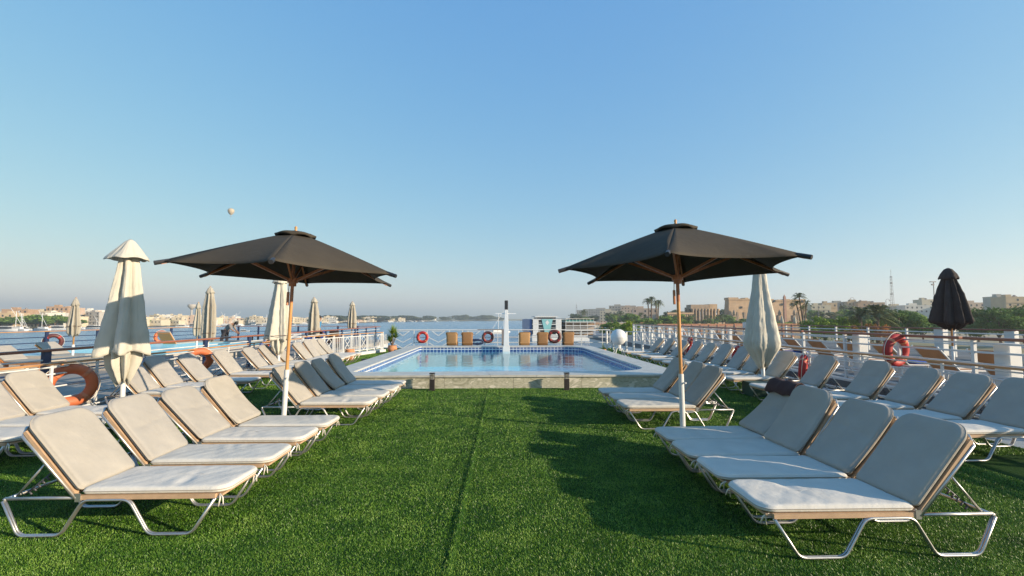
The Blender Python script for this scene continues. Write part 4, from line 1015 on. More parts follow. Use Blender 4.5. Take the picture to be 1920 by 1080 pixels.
for i, (x, y) in enumerate(((-13.1, 14.0), (-13.9, 16.3), (-11.9, 11.6))):
    flatbed(x-1.0, y, ['white wooden lounger on the left ship at the far left', 'white wooden lounger on the left ship before the dark red lifebuoy', 'wooden lounger on the left ship next to its pool'][i], rz=-.15, back=.55)
flatbed(-15.6, 23.6, 'orange wooden lounger end seen behind the pool of the left ship', rz=1.5, back=.9)
LBM['navyred'] = LBM['dark']
lifebuoy((-20.1, 22.1, .55), pi/2-.9, .2, 'dark red lifebuoy on the navy railing of the left ship', 'dark', 1.0)
lifebuoy((-20.1, 29.0, .48), pi/2-.6, .0, 'orange lifebuoy on the far navy railing of the left ship', 'orange', 1.1)
t = thing('deck_table', 'dark low table on the left ship where the person bends over', 'table', (-11.7, 26.2, 0))
bevel(MB().box(-1.6, -.4, .62, 1.6, .4, .70).build('table_top', M['sling_dark'], t), .01)
for sx in (-1.45, 1.45):
    for sy in (-.3, .3): MB().box(sx-.03, sy-.03, 0, sx+.03, sy+.03, .62).build('leg', M['black'], t)
for i, (x, y, c) in enumerate(((-9.1, 19.4, 'blue_towel'), (-9.0, 21.2, 'white'), (-9.2, 24.6, 'blue_towel'), (-9.1, 26.4, 'sling_dark'))):
    t = thing('deck_armchair', ['blue armchair on the left ship behind its railing, nearest', 'white armchair on the left ship before the person in blue', 'blue armchair on the left ship beside a closed umbrella', 'dark armchair near the bow of the left ship'][i], 'chair', (x, y, 0), random.uniform(-.4, .4), 'armchairs on the left ship')
    bevel(MB().box(-.28, -.28, .2, .28, .28, .42).build('seat', M[c], t), .03); bevel(MB().box(-.28, .2, .42, .28, .3, .92).build('backrest', M[c], t), .03)
    for s_ in (-1, 1): bevel(MB().box(s_*.34-.05, -.28, .2, s_*.34+.05, .28, .62).build('armrest', M[c], t), .02); MB().box(s_*.3-.03, -.25, 0, s_*.3+.03, .25, .2).build('leg', M['black'], t)
person('person', 'person in a grey shirt bending forward over a low table on the left ship', (-14.65, 26.0, 0), 0,
    dict(hip=(0, 0, .92), chest=(.30, 0, 1.28), neck=(.42, 0, 1.34), head=(.54, 0, 1.33), face=(.06, 0, -.08), hipj_l=(0, .1, .88), knee_l=(.05, .11, .48), ankle_l=(-.02, .11, .07), hipj_r=(0, -.1, .88), knee_r=(-.1, -.11, .5), ankle_r=(-.22, -.11, .07),
         sho_l=(.32, .18, 1.26), elb_l=(.42, .2, 1.0), wri_l=(.58, .16, .86), sho_r=(.32, -.18, 1.26), elb_r=(.44, -.2, 1.0), wri_r=(.62, -.16, .88)), M['shirt_grey'])
person('person', 'person in a blue shirt standing beside a closed umbrella on the left ship', (-8.72, 23.4, 0), .6,
    dict(hip=(0, 0, .93), chest=(.02, 0, 1.30), neck=(.03, 0, 1.48), head=(.05, 0, 1.62), hipj_l=(0, .1, .88), knee_l=(.03, .11, .48), ankle_l=(0, .11, .07), hipj_r=(0, -.1, .88), knee_r=(.03, -.11, .48), ankle_r=(0, -.11, .07),
         sho_l=(.02, .19, 1.38), elb_l=(-.02, .24, 1.12), wri_l=(.1, .22, .9), sho_r=(.02, -.19, 1.38), elb_r=(-.02, -.24, 1.12), wri_r=(.14, -.22, .92)), M['shirt_blue'])

# ---------------------------------------------------------------- right neighbour ship
def ship3():
    t = thing('cruise_ship', 'river cruise ship moored on the right with brown handrails and white multi-bar railings', 'ship')
    MB().box(8.65, -6, -.25, 22.0, 44, .05).build('deck', M['dark_deck'], t)
    MB().box(8.75, -6, WATER-1, 21.9, 43.8, -.252).build('hull', M['white'], t)
    x = 8.8; h = 1.26
    for a, b in ((-6, 8.55), (8.62, 13.1), (13.2, 30)):
        bevel(MB().box(x-.06, a, h-.055, x+.06, b, h).build('handrail', M['rail_brown'], t), .014)
    for z in (.16, .36, .56, .76, .97, 1.13): MB().box(x-.022, -6, z, x+.022, 30, z+.035).build('rail', M['white'], t)
    for y in np.arange(2.0, 30, 1.6): MB().box(x-.03, y-.03, .05, x+.03, y+.03, h-.057).build('post', M['white'], t)
    xf = 18.5; h = 1.2
    bevel(MB().box(xf-.05, -6, h-.05, xf+.05, 32, h).build('handrail', M['rail_brown'], t), .012)
    for z in (.3, .55, .8, 1.0): MB().box(xf-.03, -6, z, xf+.03, 32, z+.045).build('rail', M['white'], t)
    for y in np.arange(3.0, 32, 2.2): MB().box(xf-.04, y-.04, .05, xf+.04, y+.04, h-.052).build('post', M['white'], t)
    # white superstructure lockers on the railing
    for (lx, ly, w, top) in ((8.97, 8.0, .26, 1.16), (8.97, 11.35, .22, 1.2), (18.6, 19.1, .4, 1.2), (18.6, 16.4, .3, 1.15), (9.0, 16.6, .22, 1.45)):
        o = bevel(MB().box(lx-.10, ly-w/2, .051, lx+.14, ly+w/2, top).build('locker', M['white'], t), .02)
    # lattice braces further forward
    for y in np.arange(18, 30, 1.6):
        for s_ in (0, 1): MB().bar((9.1, y+(0 if s_ else 1.5), .1), (9.1, y+(1.5 if s_ else 0), 1.15), .035, .035).build('brace', M['white'], t)
    for y in np.arange(18, 31, 1.6): MB().box(9.05, y-.05, .05, 9.15, y+.05, 1.2).build('stanchion', M['white'], t)
    MB().box(9.07, 18, 1.17, 9.13, 30.4, 1.21).build('top_beam', M['white'], t)
    MB().box(8.7, -6, .051, 8.75, 30, .12).build('toe_board', M['white'], t)
ship3()
k = 0
for i, (x, y) in enumerate([(10.4+.03*j, 5.0+1.35*j) for j in range(13)]):
    t = thing('sling_lounger', 'tan sling lounger on the right ship, '+ordn[i] if i < 13 else '', 'sun lounger', (x, y, .05), random.uniform(-.05, .05), 'tan sling loungers on the right ship')
    o = MB().box(-.72, 0, -.01, 0, .62, .01).build('backrest', M['tan_sling'], t); o.location = (0, 0, .36); o.rotation_euler = (0, rad(48), 0)
    MB().box(.0, 0, .33, 1.2, .62, .35).build('seat', M['tan_sling'], t)
    f = MB()
    for yy in (-.015, .635):
        f.tube([(-.5, yy, .9), (0, yy, .36), (1.22, yy, .34)], .018, 6)
    f.build('frame', M['white'], t)
    for lx in (.1, 1.05):
        for yy in (.0, .62): MB().tube([(lx, yy, .34), (lx-.08, yy, .0)], .016, 6).build('leg', M['white'], t)
for i, (x, y) in enumerate(((11.2, 9.4), (11.3, 12.3), (10.6, 16.3), (11.0, 20.0))):
    o = bevel(MB().box(-.3, -.28, 0, .3, .28, .05).build('folded_towel', M['blue_towel']), .02); o.location = (x, y, .408)
    tag(o, ['blue towel on a tan lounger of the right ship, nearest the camera', 'blue towel on a tan lounger right of the large red lifebuoy', 'blue towel behind the right closed umbrella', 'blue towel farthest away on the right ship'][i], 'towel', 'blue towels on the right ship')
closed_umbrella((13.2, 13.2, .05), 'closed dark brown umbrella standing on the right ship', [(.03, 2.95), (.16, 2.75), (.22, 2.6), (.36, 2.2), (.47, 1.75), (.54, 1.48), (.50, 1.40)], [(.02, 3.02), (.10, 2.98), (.20, 2.84), (.25, 2.72), (.24, 2.69)],
    'dark_canvas', 44, folds=8, amp=.24, group='closed umbrella on the right ship', skirt=[(.4, 1.44), (.3, 1.32), (.2, 1.25)])

# ---------------------------------------------------------------- ships and boats ahead
def ship_ahead():
    t = thing('cruise_ship', 'white cruise ship ahead with a teal wedge emblem on its stern, blue side panel', 'ship', (27.6-5.8, 200, 0))
    MB().box(-6.4, 0, WATER-.5, 6.2, 60, -5.4).build('hull', M['white'], t)
    MB().box(-6.2, .6, -5.4, 6.0, 58, 1.2).build('core', M['glass'], t)
    for z in (-5.6, -3.3, -1.1, 1.0): MB().box(-6.3, -.3, z, 6.1, 58, z+.35).build('deck_slab', M['white'], t)
    for s_ in (-1, 1): bevel(MB().box(s_*4.9-1.2, -.2, -5.3, s_*4.9+1.2, .6, 1.0).build('side_panel', M['white'], t), .05)
    MB().box(-7.4, 1, -5.4, -6.4, 58, 1.2).build('side_wall', M['ship_blue'], t)
    MB().box(-4.2, 2, 1.35, 4.0, 20, 2.2).build('bridge', M['glass'], t); MB().box(-5.0, 1, 2.2, 4.8, 22, 2.5).build('roof', M['white'], t)
    vs = [(-2.4, -.5, 1.3), (2.4, -.5, 1.3), (.8, -.5, -5.6), (-.8, -.5, -5.6)]; vs += [(x, .5, z) for x, y, z in vs]
    MB().add(vs, [(0,3,2,1),(4,5,6,7),(0,1,5,4),(1,2,6,5),(2,3,7,6),(3,0,4,7)]).build('emblem_panel', M['teal_light'], t)
    MB().add([(0, -.56, .9), (.85, -.56, -.2), (0, -.56, -1.3), (-.85, -.56, -.2)], [(0, 3, 2, 1)]).build('emblem_diamond', M['white'], t)
    for z in (-2.4, -.2, 2.0):
        MB().box(-6.2, -.28, z, 6.0, -.22, z+.08).build('balcony_rail', M['white'], t)
    for i in range(6): MB().tube([(-3+i*1.1, 6, 2.5), (-3+i*1.1, 6, 3.2+.4*(i % 3))], .05, 5).build('antenna', M['white'], t)
M['ship_blue'] = mat('blue hull panel', (0.03, 0.10, 0.28), 0.4); M['teal_light'] = mat('light teal panel', (0.22, 0.48, 0.50), 0.5, var=.2, scale=.3)
ship_ahead()
def ship_ahead2():
    t = thing('cruise_ship', 'cream open-decked cruise ship ahead with a green awning deck', 'ship', (36, 200, 0))
    MB().box(-6.4, 0, WATER-.5, 6.6, 60, -5.6).build('hull', M['white'], t)
    MB().box(-5.8, 2.0, -5.6, 6.0, 58, -.1).build('core', M['sandstone_d'], t)
    for z in (-5.9, -3.7, -1.7, -.1): MB().box(-6.4, -.3, z, 6.6, 58, z+.3).build('deck_slab', M['white'], t)
    for x in (-6.2, -3, 0, 3.1, 6.3):
        for z in (-5.6, -3.4, -1.4): MB().box(x-.08, -.2, z, x+.08, -.04, z+1.7).build('post', M['white'], t)
    bevel(MB().box(-5.9, 1, .2, 6.1, 50, .9).build('green_screen', M['teal'], t), .02); MB().box(-6.1, .6, 1.4, 6.3, 52, 1.6).build('awning', M['beige_canvas'], t)
    for x in np.arange(-6, 6.3, 1.5): MB().box(x-.05, .7, .2, x+.05, .8, 1.4).build('awning_post', M['white'], t)
    MB().box(-6.2, -.1, -4.8, 6.4, .0, -4.5).build('balcony_rail', M['white'], t); MB().box(-6.2, -.1, -2.6, 6.4, .0, -2.4).build('balcony_rail', M['white'], t)
ship_ahead2()
def hull(mb, L, W_, h, n=10):
    vs = []; fs = []
    for i in range(n+1):
        f = i/n; w = W_/2*(1-(max(0, f-.45)/.55)**2.2)*(.75+.25*min(1, f*4)); z = h*(1+.5*max(0, f-.5)**1.5)
        vs += [(-L/2+L*f, -w, z), (-L/2+L*f, -w*.6, 0), (-L/2+L*f, w*.6, 0), (-L/2+L*f, w, z)]
    for i in range(n):
        a = i*4
        for k in range(3): fs.append((a+k, a+k+1, a+k+5, a+k+4))
        fs.append((a+3, a, a+4, a+7))
    fs.append((0, 1, 2, 3)); mb.add(vs, fs); return mb
def boat(x, y, L, label, rz=0, colour='white', canopy=True, mastb=False, group='boats moored along the far shore', cabin=True):
    t = thing('river_boat', label, 'boat', (x, y, WATER), rz, group)
    hull(MB(), L, L*.28, L*.09).build('hull', M[colour], t)
    if cabin: bevel(MB().box(-L*.3, -L*.09, L*.09, L*.15, L*.09, L*.18).build('cabin', M['glass'] if canopy else M['white'], t), .02)
    if canopy: MB().box(-L*.36, -L*.12, L*.2, L*.2, L*.12, L*.22).build('canopy', M['white'], t)
    if mastb: MB().tube([(0, 0, L*.09), (0, 0, L*.95)], L*.012, 5).build('mast', M['white'], t); MB().tube([(-L*.3, 0, L*.25), (L*.28, 0, L*1.1)], L*.009, 5).build('yard', M['white'], t)
    return t
t = boat(34.5, 165, 11, 'motor boat with a wide cream canopy beside the right bank', 1.4, 'white', True, group='motor boats by the right bank')
boat(37, 150, 9, 'small white motor boat right of the canopied one', 1.2, 'white', True, group='motor boats by the right bank')
boat(1.5, 300, 13, 'white felucca with bare mast near the ship ahead', .4, 'white', False, True, 'sailing boats on the river')
boat(5.2, 320, 9, 'small white boat in front of the mooring by the mast', .2, 'white', False, True, 'sailing boats on the river')
def shore_pt(px, extra=0.0):
    ex = [-300, 0, 200, 380, 500, 620, 740, 850, 900, 960]; ey = [622, 620, 615, 611.5, 610, 606.5, 604, 602.6, 602, 601.4]
    y = float(np.interp(px, ex, ey)); p = G(px, y, WATER); d = Vector((p.x, p.y)).normalized()
    return Vector((p.x, p.y))+d*extra
rb = random.Random(5)
BL = {0: 'small white motor boat moored at the shore across the river', 1: 'white tourist boat with canopy at the shore across the river', 2: 'white felucca with tall mast at the shore across the river'}
for i in range(64):
    px = rb.choice([rb.uniform(10, 230), rb.uniform(330, 640), rb.uniform(640, 860)]); k = rb.choice((0, 1, 1, 2)); p = shore_pt(px, rb.uniform(-26, -6)); L = rb.uniform(9, 17)*(1.25 if px > 640 else 1)
    boat(p.x, p.y, L, BL[k], rb.uniform(-.5, .5)+(pi if rb.random() < .5 else 0), 'white', k == 1, k == 2, ['small boats', 'tourist boats', 'feluccas'][k]+' along the far shore')
for i, (px, y) in enumerate(((120, 614), (552, 612), (458, 622), (520, 618))):
    p = G(px, y, WATER); boat(p.x, p.y, 7, ['small boat out on the river at the left', 'white motor launch on the river beside the second closed umbrella', 'white launch on the river right of the bending person', 'little white launch on the river near the closed umbrella'][i], .3*i, 'white', i % 2 == 0, False, 'launches out on the river')

# ---------------------------------------------------------------- vegetation prototypes
CROWN = {}
for nm, n, sz, cl, el in (('dark', 5200, .060, 44, 1.0), ('mid', 1700, .105, 24, 1.1), ('bright', 4200, .062, 36, 1.0), ('haze', 700, .16, 18, 1.1)):
    V_, s_ = leaf_cloud(n, sz, cl, seed=len(nm)*7+n, elong=el); CROWN[nm] = quad_mesh('crown', V_, s_, M['leaf_'+nm])
V_, s_ = leaf_cloud(5200, .06, 50, seed=77); CROWN['dark2'] = quad_mesh('crown', V_, s_, M['leaf_dark'])
def tree(x, y, z0, h, w, kind, label, group, trunk=.3):
    t = thing('leafy_tree', label, 'tree', (x, y, z0), random.uniform(0, 6), group)
    ch = h*(1-trunk)/2
    o = link('crown', CROWN[kind], t); o.scale = (w/2, w/2, ch*1.05); o.location = (0, 0, h-ch)
    tm = MB(); tm.tube([(0, 0, -.5), (.03*h, 0, h*trunk), (.02*h, .02*h, h*.65)], [h*.035, h*.025, h*.01], 6)
    for a in (0, 2.1, 4.2): tm.tube([(.03*h, 0, h*trunk*.9), (cos(a)*w*.25, sin(a)*w*.25, h*.7)], [h*.016, h*.006], 5)
    tm.build('trunk', M['trunk'], t); return t
def palm_meshes(seed, nf=26, Lf=1.0, leaf=.16, droop=.9):
    g = random.Random(seed); V = []; SH = []
    for i in range(nf):
        a = g.uniform(0, 2*pi); el = g.uniform(-.35, 1.25); s_ = g.random()*.7+.15; pts = []
        for k in range(9):
            u = k/8; r = Lf*u*cos(el)*(1-.15*u); z = Lf*u*sin(el)-droop*Lf*u**2.2*.55; pts.append(Vector((r*cos(a), r*sin(a), z)))
        side = Vector((-sin(a), cos(a), 0))
        for k in range(8):
            d = pts[k+1]-pts[k]; w = .012; V += [pts[k]-side*w, pts[k]+side*w, pts[k+1]+side*w*.7, pts[k+1]-side*w*.7]; SH += [s_*.6]*4
            for q in range(2):
                b = pts[k].lerp(pts[k+1], q/2); l = leaf*(1-.55*abs((k+q/2)/8-.45)*1.6)
                for sg in (-1, 1):
                    tip = b+side*sg*l+d.normalized()*l*.75+Vector((0, 0, -l*g.uniform(.15, .6))); wd = d.normalized()*.022
                    V += [b-wd, b+wd, tip+wd*.3, tip-wd*.3]; SH += [min(1, max(0, s_+g.uniform(-.15, .15)))]*4
    return quad_mesh('crown', np.array([tuple(v) for v in V]), np.array(SH), M['leaf_palm'])
PALM = [palm_meshes(1), palm_meshes(2, 30), palm_meshes(3, 22)]
def palm(x, y, z0, h, cr, label, group, lean=(0, 0), k=0, rt=.22):
    t = thing('palm_tree', label, 'palm tree', (x, y, z0), random.uniform(0, 6), group)
    t.rotation_euler = (0, 0, 0); lx, ly = lean
    o = link('crown', PALM[k % 3], t); o.location = (lx, ly, h); o.scale = (cr,)*3; o.rotation_euler = (0, 0, random.uniform(0, 6))
    MB().tube([(0, 0, -.5), (lx*.25, ly*.25, h*.4), (lx*.65, ly*.65, h*.75), (lx, ly, h)], [rt*1.3, rt, rt*.9, rt], 7).build('trunk', M['trunk'], t, smooth=True)
    return t
def at(px, Y, z=0):
    p = G(px, 700, 0); return p.x/p.y*Y
BZ = -4.5
def hz(py, Y): return EYE+(597-py)*Y/FPX
# dark trees behind the right ship, hedge, spreading palm
g = 'big dark trees on the right bank'
for i, (px, Y, top, w, k) in enumerate(((1692, 118, 571, 12.5, 'dark'), (1662, 128, 580, 8, 'dark2'), (1736, 125, 586, 8, 'mid'), (1768, 135, 584, 9, 'mid'), (1838, 118, 575, 10, 'dark2'), (1882, 112, 566, 11.5, 'dark'), (1925, 120, 570, 12, 'dark2'), (1985, 118, 572, 12, 'dark'))):
    h = hz(top, Y)-BZ; tree(at(px, Y), Y, BZ, h, w, k, ['large dark tree left of the closed brown umbrella', 'smaller dark tree touching the spreading palm', 'low tree right of the large dark one', 'low tree behind the closed brown umbrella', 'dark tree right of the closed brown umbrella', 'tallest dark tree on the right bank near the frame edge', 'dark tree cut by the right edge of the frame', 'dark tree just past the right frame edge'][i], g, .12)
for i, (px, w) in enumerate(((1530, 6), (1551, 7), (1572, 7), (1594, 6.5), (1614, 7), (1634, 6))):
    Y = 112; t = tree(at(px, Y), Y, BZ, hz(588+abs(i-1.5)*1.6, Y)-BZ, w, 'bright' if i < 4 else 'mid', ['bright clipped bush nearest the palms', 'bright rounded bush, second from the palms', 'bright rounded bush in the middle of the hedge', 'bright bush right of the hedge middle', 'duller bush near the orange flowers', 'bush under the spreading palm'][i], 'bushes in a hedge on the right bank', .05)
for i, (px, Y, top, w) in enumerate(((1604, 104, 603, 4.5), (1640, 104, 600, 4.5), (1660, 103, 602, 4))):
    V_, s_ = leaf_cloud(900, .09, 20, seed=300+i); t = thing('flowering_shrub', ['orange flowering shrub at the hedge foot', 'orange flowering shrub under the spreading palm', 'orange flowering shrub beside the dark trees'][i], 'shrub', (at(px, Y), Y, BZ), 0, 'orange flowering shrubs on the right bank')
    hh = hz(top, Y)-BZ; o = link('blossom', quad_mesh('blossom', V_, s_, M['leaf_orange']), t); o.scale = (w/2, w/2, hh/2); o.location = (0, 0, hh/2)
    MB().tube([(0, 0, 0), (0, 0, hh*.4)], .1, 5).build('stem', M['trunk'], t)
palm(at(1650, 108), 108, BZ, hz(594, 108)-BZ, 6.2, 'low spreading palm with long drooping fronds between hedge and dark trees', 'date palms on the right bank', k=1, rt=.4)
palm(at(1618, 109), 109, BZ, hz(592, 109)-BZ, 4.8, 'low spreading palm rising behind the hedge', 'date palms on the right bank', k=0, rt=.4)
for i, (px, Y, top, cr, ln) in enumerate(((1504, 150, 556, 3.1, (-1.2, 0)), (1494, 150, 570, 2.6, (-1.6, 0)), (1518, 152, 568, 2.5, (1.3, 0)), (1511, 149, 578, 2.1, (.5, 0)))):
    x = at(px, Y)-ln[0]+(.8 if i == 1 else 0); palm(x, Y, BZ, hz(top, Y)-BZ, cr, ['tallest palm of the clump right of the obelisk', 'leaning palm on the left of the clump by the obelisk', 'leaning palm on the right of the clump by the obelisk', 'shortest palm inside the clump by the obelisk'][i], 'palm clump right of the obelisk', ln, i)
for i, (px, Y, top, cr, ln) in enumerate(((1217, 250, 565, 3.9, (-.8, 0)), (1224, 252, 562, 3.9, (.2, 0)), (1232, 250, 568, 3.8, (-.5, 0)), (1238, 254, 568, 3.8, (.9, 0)))):
    palm(at(px, Y)-ln[0], Y, BZ, hz(top, Y)-BZ, cr, ['leftmost tall palm left of the right umbrella pole', 'tallest palm left of the right umbrella pole', 'third tall palm left of the right umbrella pole', 'rightmost tall palm left of the right umbrella pole'][i], 'tall palms left of the right umbrella pole', ln, i, rt=.35)
t = tree(at(1180, 120), 120, BZ, hz(598, 120)-BZ, 6.0, 'bright', 'bright lime green tree behind the satellite dome', 'trees beyond the front right corner', .1)
tree(at(1148, 150), 150, BZ, hz(600, 150)-BZ, 9, 'mid', 'dull green tree left of the lime green one', 'trees beyond the front right corner', .1)
rt_ = random.Random(11)
LBL = {'mid': 'mid green tree among the gardens on the right bank', 'dark': 'dark green tree among the gardens on the right bank', 'haze': 'dusty grey-green tree in the far right bank gardens', 'palm': 'small palm among the gardens on the right bank'}
for i in range(62):
    px = rt_.uniform(1075, 1360); Y = rt_.uniform(230, 420) if px > 1180 else rt_.uniform(420, 1000); kind = rt_.choice(('mid', 'mid', 'dark', 'haze')); 
    if Y > 450 : kind = 'haze'
    if kind == 'dark': kind = 'mid'
    top = rt_.uniform(585, 602) if px < 1290 else rt_.uniform(594, 604); w = rt_.uniform(8, 15)*(1 if Y < 450 else 1.8)
    if rt_.random() < .25: palm(at(px, Y), Y, BZ, hz(top-2, Y)-BZ, w*.3, LBL['palm'], 'small palms on the right bank', k=i)
    else: tree(at(px, Y), Y, BZ, hz(top, Y)-BZ, w, kind, LBL[kind], 'trees in the gardens on the right bank, '+kind, .15)
for i, (px, top, Y) in enumerate(((1530, 578, 330), (1556, 582, 320), (1585, 576, 330), (1600, 570, 340), (1625, 576, 330), (1430, 590, 330), (1395, 596, 300), (1660, 582, 300), (1700, 578, 300), (1420, 600, 260), (1455, 601, 250), (1905, 574, 260), (1358, 588, 345), (1268, 580, 400), (1285, 584, 420), (1360, 578, 400))):
    tree(at(px, Y), Y, BZ, hz(top, Y)-BZ, rt_.uniform(12, 20), 'haze' if i % 2 else 'mid', 'hazy background tree behind the hedge and temple', 'background trees behind the temple', .15)
# left bank trees
rl = random.Random(3)
for i in range(105):
    if i < 34: px = rl.uniform(-10, 118); top = rl.uniform(588, 596); d = rl.uniform(8, 40); w = rl.uniform(12, 22); kind = 'mid'; lb = 'green riverside tree across the river at the far left'; g = 'riverside trees at the far left'
    elif i < 62: px = rl.uniform(120, 640); top = rl.uniform(597, 606); d = rl.uniform(8, 160); w = rl.uniform(12, 24); kind = 'mid'; lb = 'green tree between houses across the river'; g = 'trees between houses across the river'
    else: px = rl.uniform(600, 950); top = rl.uniform(589, 597); d = rl.uniform(20, 300); w = rl.uniform(35, 80); kind = 'haze'; lb = 'hazy tree in the wooded shore upriver'; g = 'hazy trees on the wooded shore upriver'
    p = shore_pt(px, d); Y = p.y; ht = hz(top, Y)+5; tree(p.x, p.y, -5, max(ht, 6), w, kind, lb, g, .1)

# ---------------------------------------------------------------- buildings
WALLC = {}
def wall_mat(n, c):
    if n not in WALLC: WALLC[n] = mat(n+' plaster wall', c, .9, var=.16, scale=.25, detail=6)
    return WALLC[n]
PAL = {'cream': (.55, .47, .34), 'sand': (.47, .35, .22), 'white': (.66, .62, .55), 'brown brick': (.38, .25, .16), 'pink': (.50, .37, .28), 'grey': (.38, .35, .31)}
def building(x, y, z0, w, d, h, col, label, group=None, storeys=None, rz=0, roof=True, bays=None):
    t = thing('house', label, 'building', (x, y, z0), rz, group); wm = wall_mat(col, PAL[col])
    MB().box(-w/2, 0, -2, w/2, d, h).build('wall', wm, t)
    mb = MB(); e = .35
    for a in ((-w/2-.1, -.1, w/2+.1, e), (-w/2-.1, d-e, w/2+.1, d+.1), (-w/2-.1, e, -w/2+e, d-e), (w/2-e, e, w/2+.1, d-e)): mb.box(a[0], a[1], h+.002, a[2], a[3], h+.8)
    mb.build('parapet', wm, t)
    st = storeys or max(1, int(h/3.3)); nb = bays or max(2, int(w/3.6)); win = MB()
    for s_ in range(st):
        z = (s_+.35)*h/st
        for b in range(nb):
            xx = -w/2+(b+.5)*w/nb
            if (b*7+s_*3+int(x)) % 6 == 0: continue
            win.box(xx-.6, -.06, z, xx+.6, .02, z+h/st*.45)
    win.build('windows', M['glass'], t, kind='stuff')
    sl_ = MB()
    for s_ in range(1, st): sl_.box(-w/2-.05, -.5, s_*h/st-.12, w/2+.05, -.002, s_*h/st+.12)
    if st > 1 and int(abs(x)) % 2: sl_.build('balcony_slabs', wm, t, kind='stuff')
    if roof:
        MB().box(-w*.3, d*.3, h+.01, -w*.05, d*.6, h+2.6).build('roof_hut', wm, t)
        if int(abs(x)) % 3 == 0: MB().lathe([(.9, 0), (.9, 1.6), (.5, 2.0)], 10, w*.2, d*.5, h+.3).build('water_tank', M['steel'], t)
    return t
rh = random.Random(21)
def town_label(col, st): return '%s %s flat-roofed house in the hazy town across the river' % (col, ['', 'low', 'two-storey', 'three-storey', 'four-storey', 'tall'][min(st, 5)])
cols = list(PAL)
for i in range(190):
    px = rh.uniform(-20, 690) if i < 160 else rh.uniform(600, 830); d = rh.uniform(25, 90) if i % 3 else rh.uniform(90, 240); p = shore_pt(px, d)
    top = rh.uniform(590, 606) if px > 230 else rh.uniform(583, 598)
    if px > 500: top = rh.uniform(594, 602)
    h = hz(top, p.y)+5; h = max(4, h)*rh.uniform(.72, 1.06); w = rh.uniform(7, 19)*(1 if px < 500 else 1.4); col = rh.choice(['cream', 'cream', 'sand', 'white', 'white', 'pink', 'grey', 'cream']); st = max(1, round(h/3.4))
    building(p.x, p.y, -5, w, rh.uniform(10, 20), h, col, town_label(col, st), '%s %d storey houses across the river' % (col, min(st, 5)), st, rz=rh.uniform(-.2, .5))
for i, (px, top, w, col, lb) in enumerate(((105, 577, 24, 'brown brick', 'large brown brick block on the left shore skyline'), (25, 582, 26, 'brown brick', 'low brown brick house at the left frame edge'), (75, 585, 22, 'cream', 'cream house with a shaded verandah on the left shore'), (125, 579, 18, 'pink', 'pinkish upper block beside the brown brick one'), (165, 583, 20, 'white', 'white house with terraces behind the narrow closed umbrella'), (8, 586, 20, 'cream', 'cream house cut by the left edge of the frame'))):
    p = shore_pt(px, 60+i*7); building(p.x, p.y, -5, w*.75, 15, hz(top, p.y)+5, col, lb, None, 4, rz=.2)
# water tower
p = shore_pt(358, 500); Y = p.y; zt = hz(571, Y); t = thing('water_tower', 'pale mushroom-shaped water tower on the left skyline', 'water tower', (p.x, p.y, -5)); H = zt+5
MB().tube([(0, 0, 0), (0, 0, H*.7)], [4*.6, 1.8], 12).build('shaft', M['concrete'], t, smooth=True)
MB().lathe([(1.8, H*.68), (7.5, H*.86), (7.8, H*.97), (5, H), (.5, H+.5)], 20).build('tank', M['concrete'], t, smooth=True)
# right bank buildings
for i, (px, top, Y, w, col, lb) in enumerate((
    (1168, 574, 620, 34, 'grey', 'grey hotel block on the distant right bank hill line'), (1186, 576, 600, 26, 'pink', 'pinkish hotel wing on the distant right bank'), (1140, 580, 760, 60, 'grey', 'long pale grey block far up the right bank'),
    (1112, 582, 900, 60, 'grey', 'hazy grey building farthest up the right bank'), (1212, 580, 380, 20, 'pink', 'square salmon building with the tall palms in front'), (1150, 584, 560, 30, 'cream', 'cream block below the hotel on the right bank'),
    (1280, 585, 480, 20, 'sand', 'low sand house behind the right umbrella pole'), (1545, 573, 420, 16, 'cream', 'cream house right of the palm clump'), (1562, 569, 430, 12, 'sand', 'yellowish house with a small roof room right of the palms'), (1590, 568, 440, 26, 'grey', 'grey-brown apartment block above the hedge'),
    (1618, 566, 430, 20, 'sand', 'sand coloured block above the spreading palm'), (1640, 568, 420, 22, 'brown brick', 'brown block above the spreading palm'), (1735, 573, 420, 26, 'white', 'white low house left of the closed brown umbrella'), (1748, 562, 430, 10, 'cream', 'tall narrow cream house left of the closed brown umbrella'),
    (1818, 569, 400, 14, 'sand', 'sand house just right of the closed brown umbrella'), (1845, 568, 390, 24, 'pink', 'pinkish house above the dark trees'), (1880, 572, 390, 16, 'white', 'white house above the dark trees'), (1898, 556, 330, 12, 'grey', 'grey tower block at the right frame edge'), (1918, 557, 320, 14, 'sand', 'orange-yellow apartment block at the right frame edge'), (1700, 574, 450, 28, 'cream', 'long cream house above the large dark tree'))):
    building(at(px, Y), Y, BZ, w, 14, hz(top, Y)-BZ, col, lb, None, None, rz=-.25)
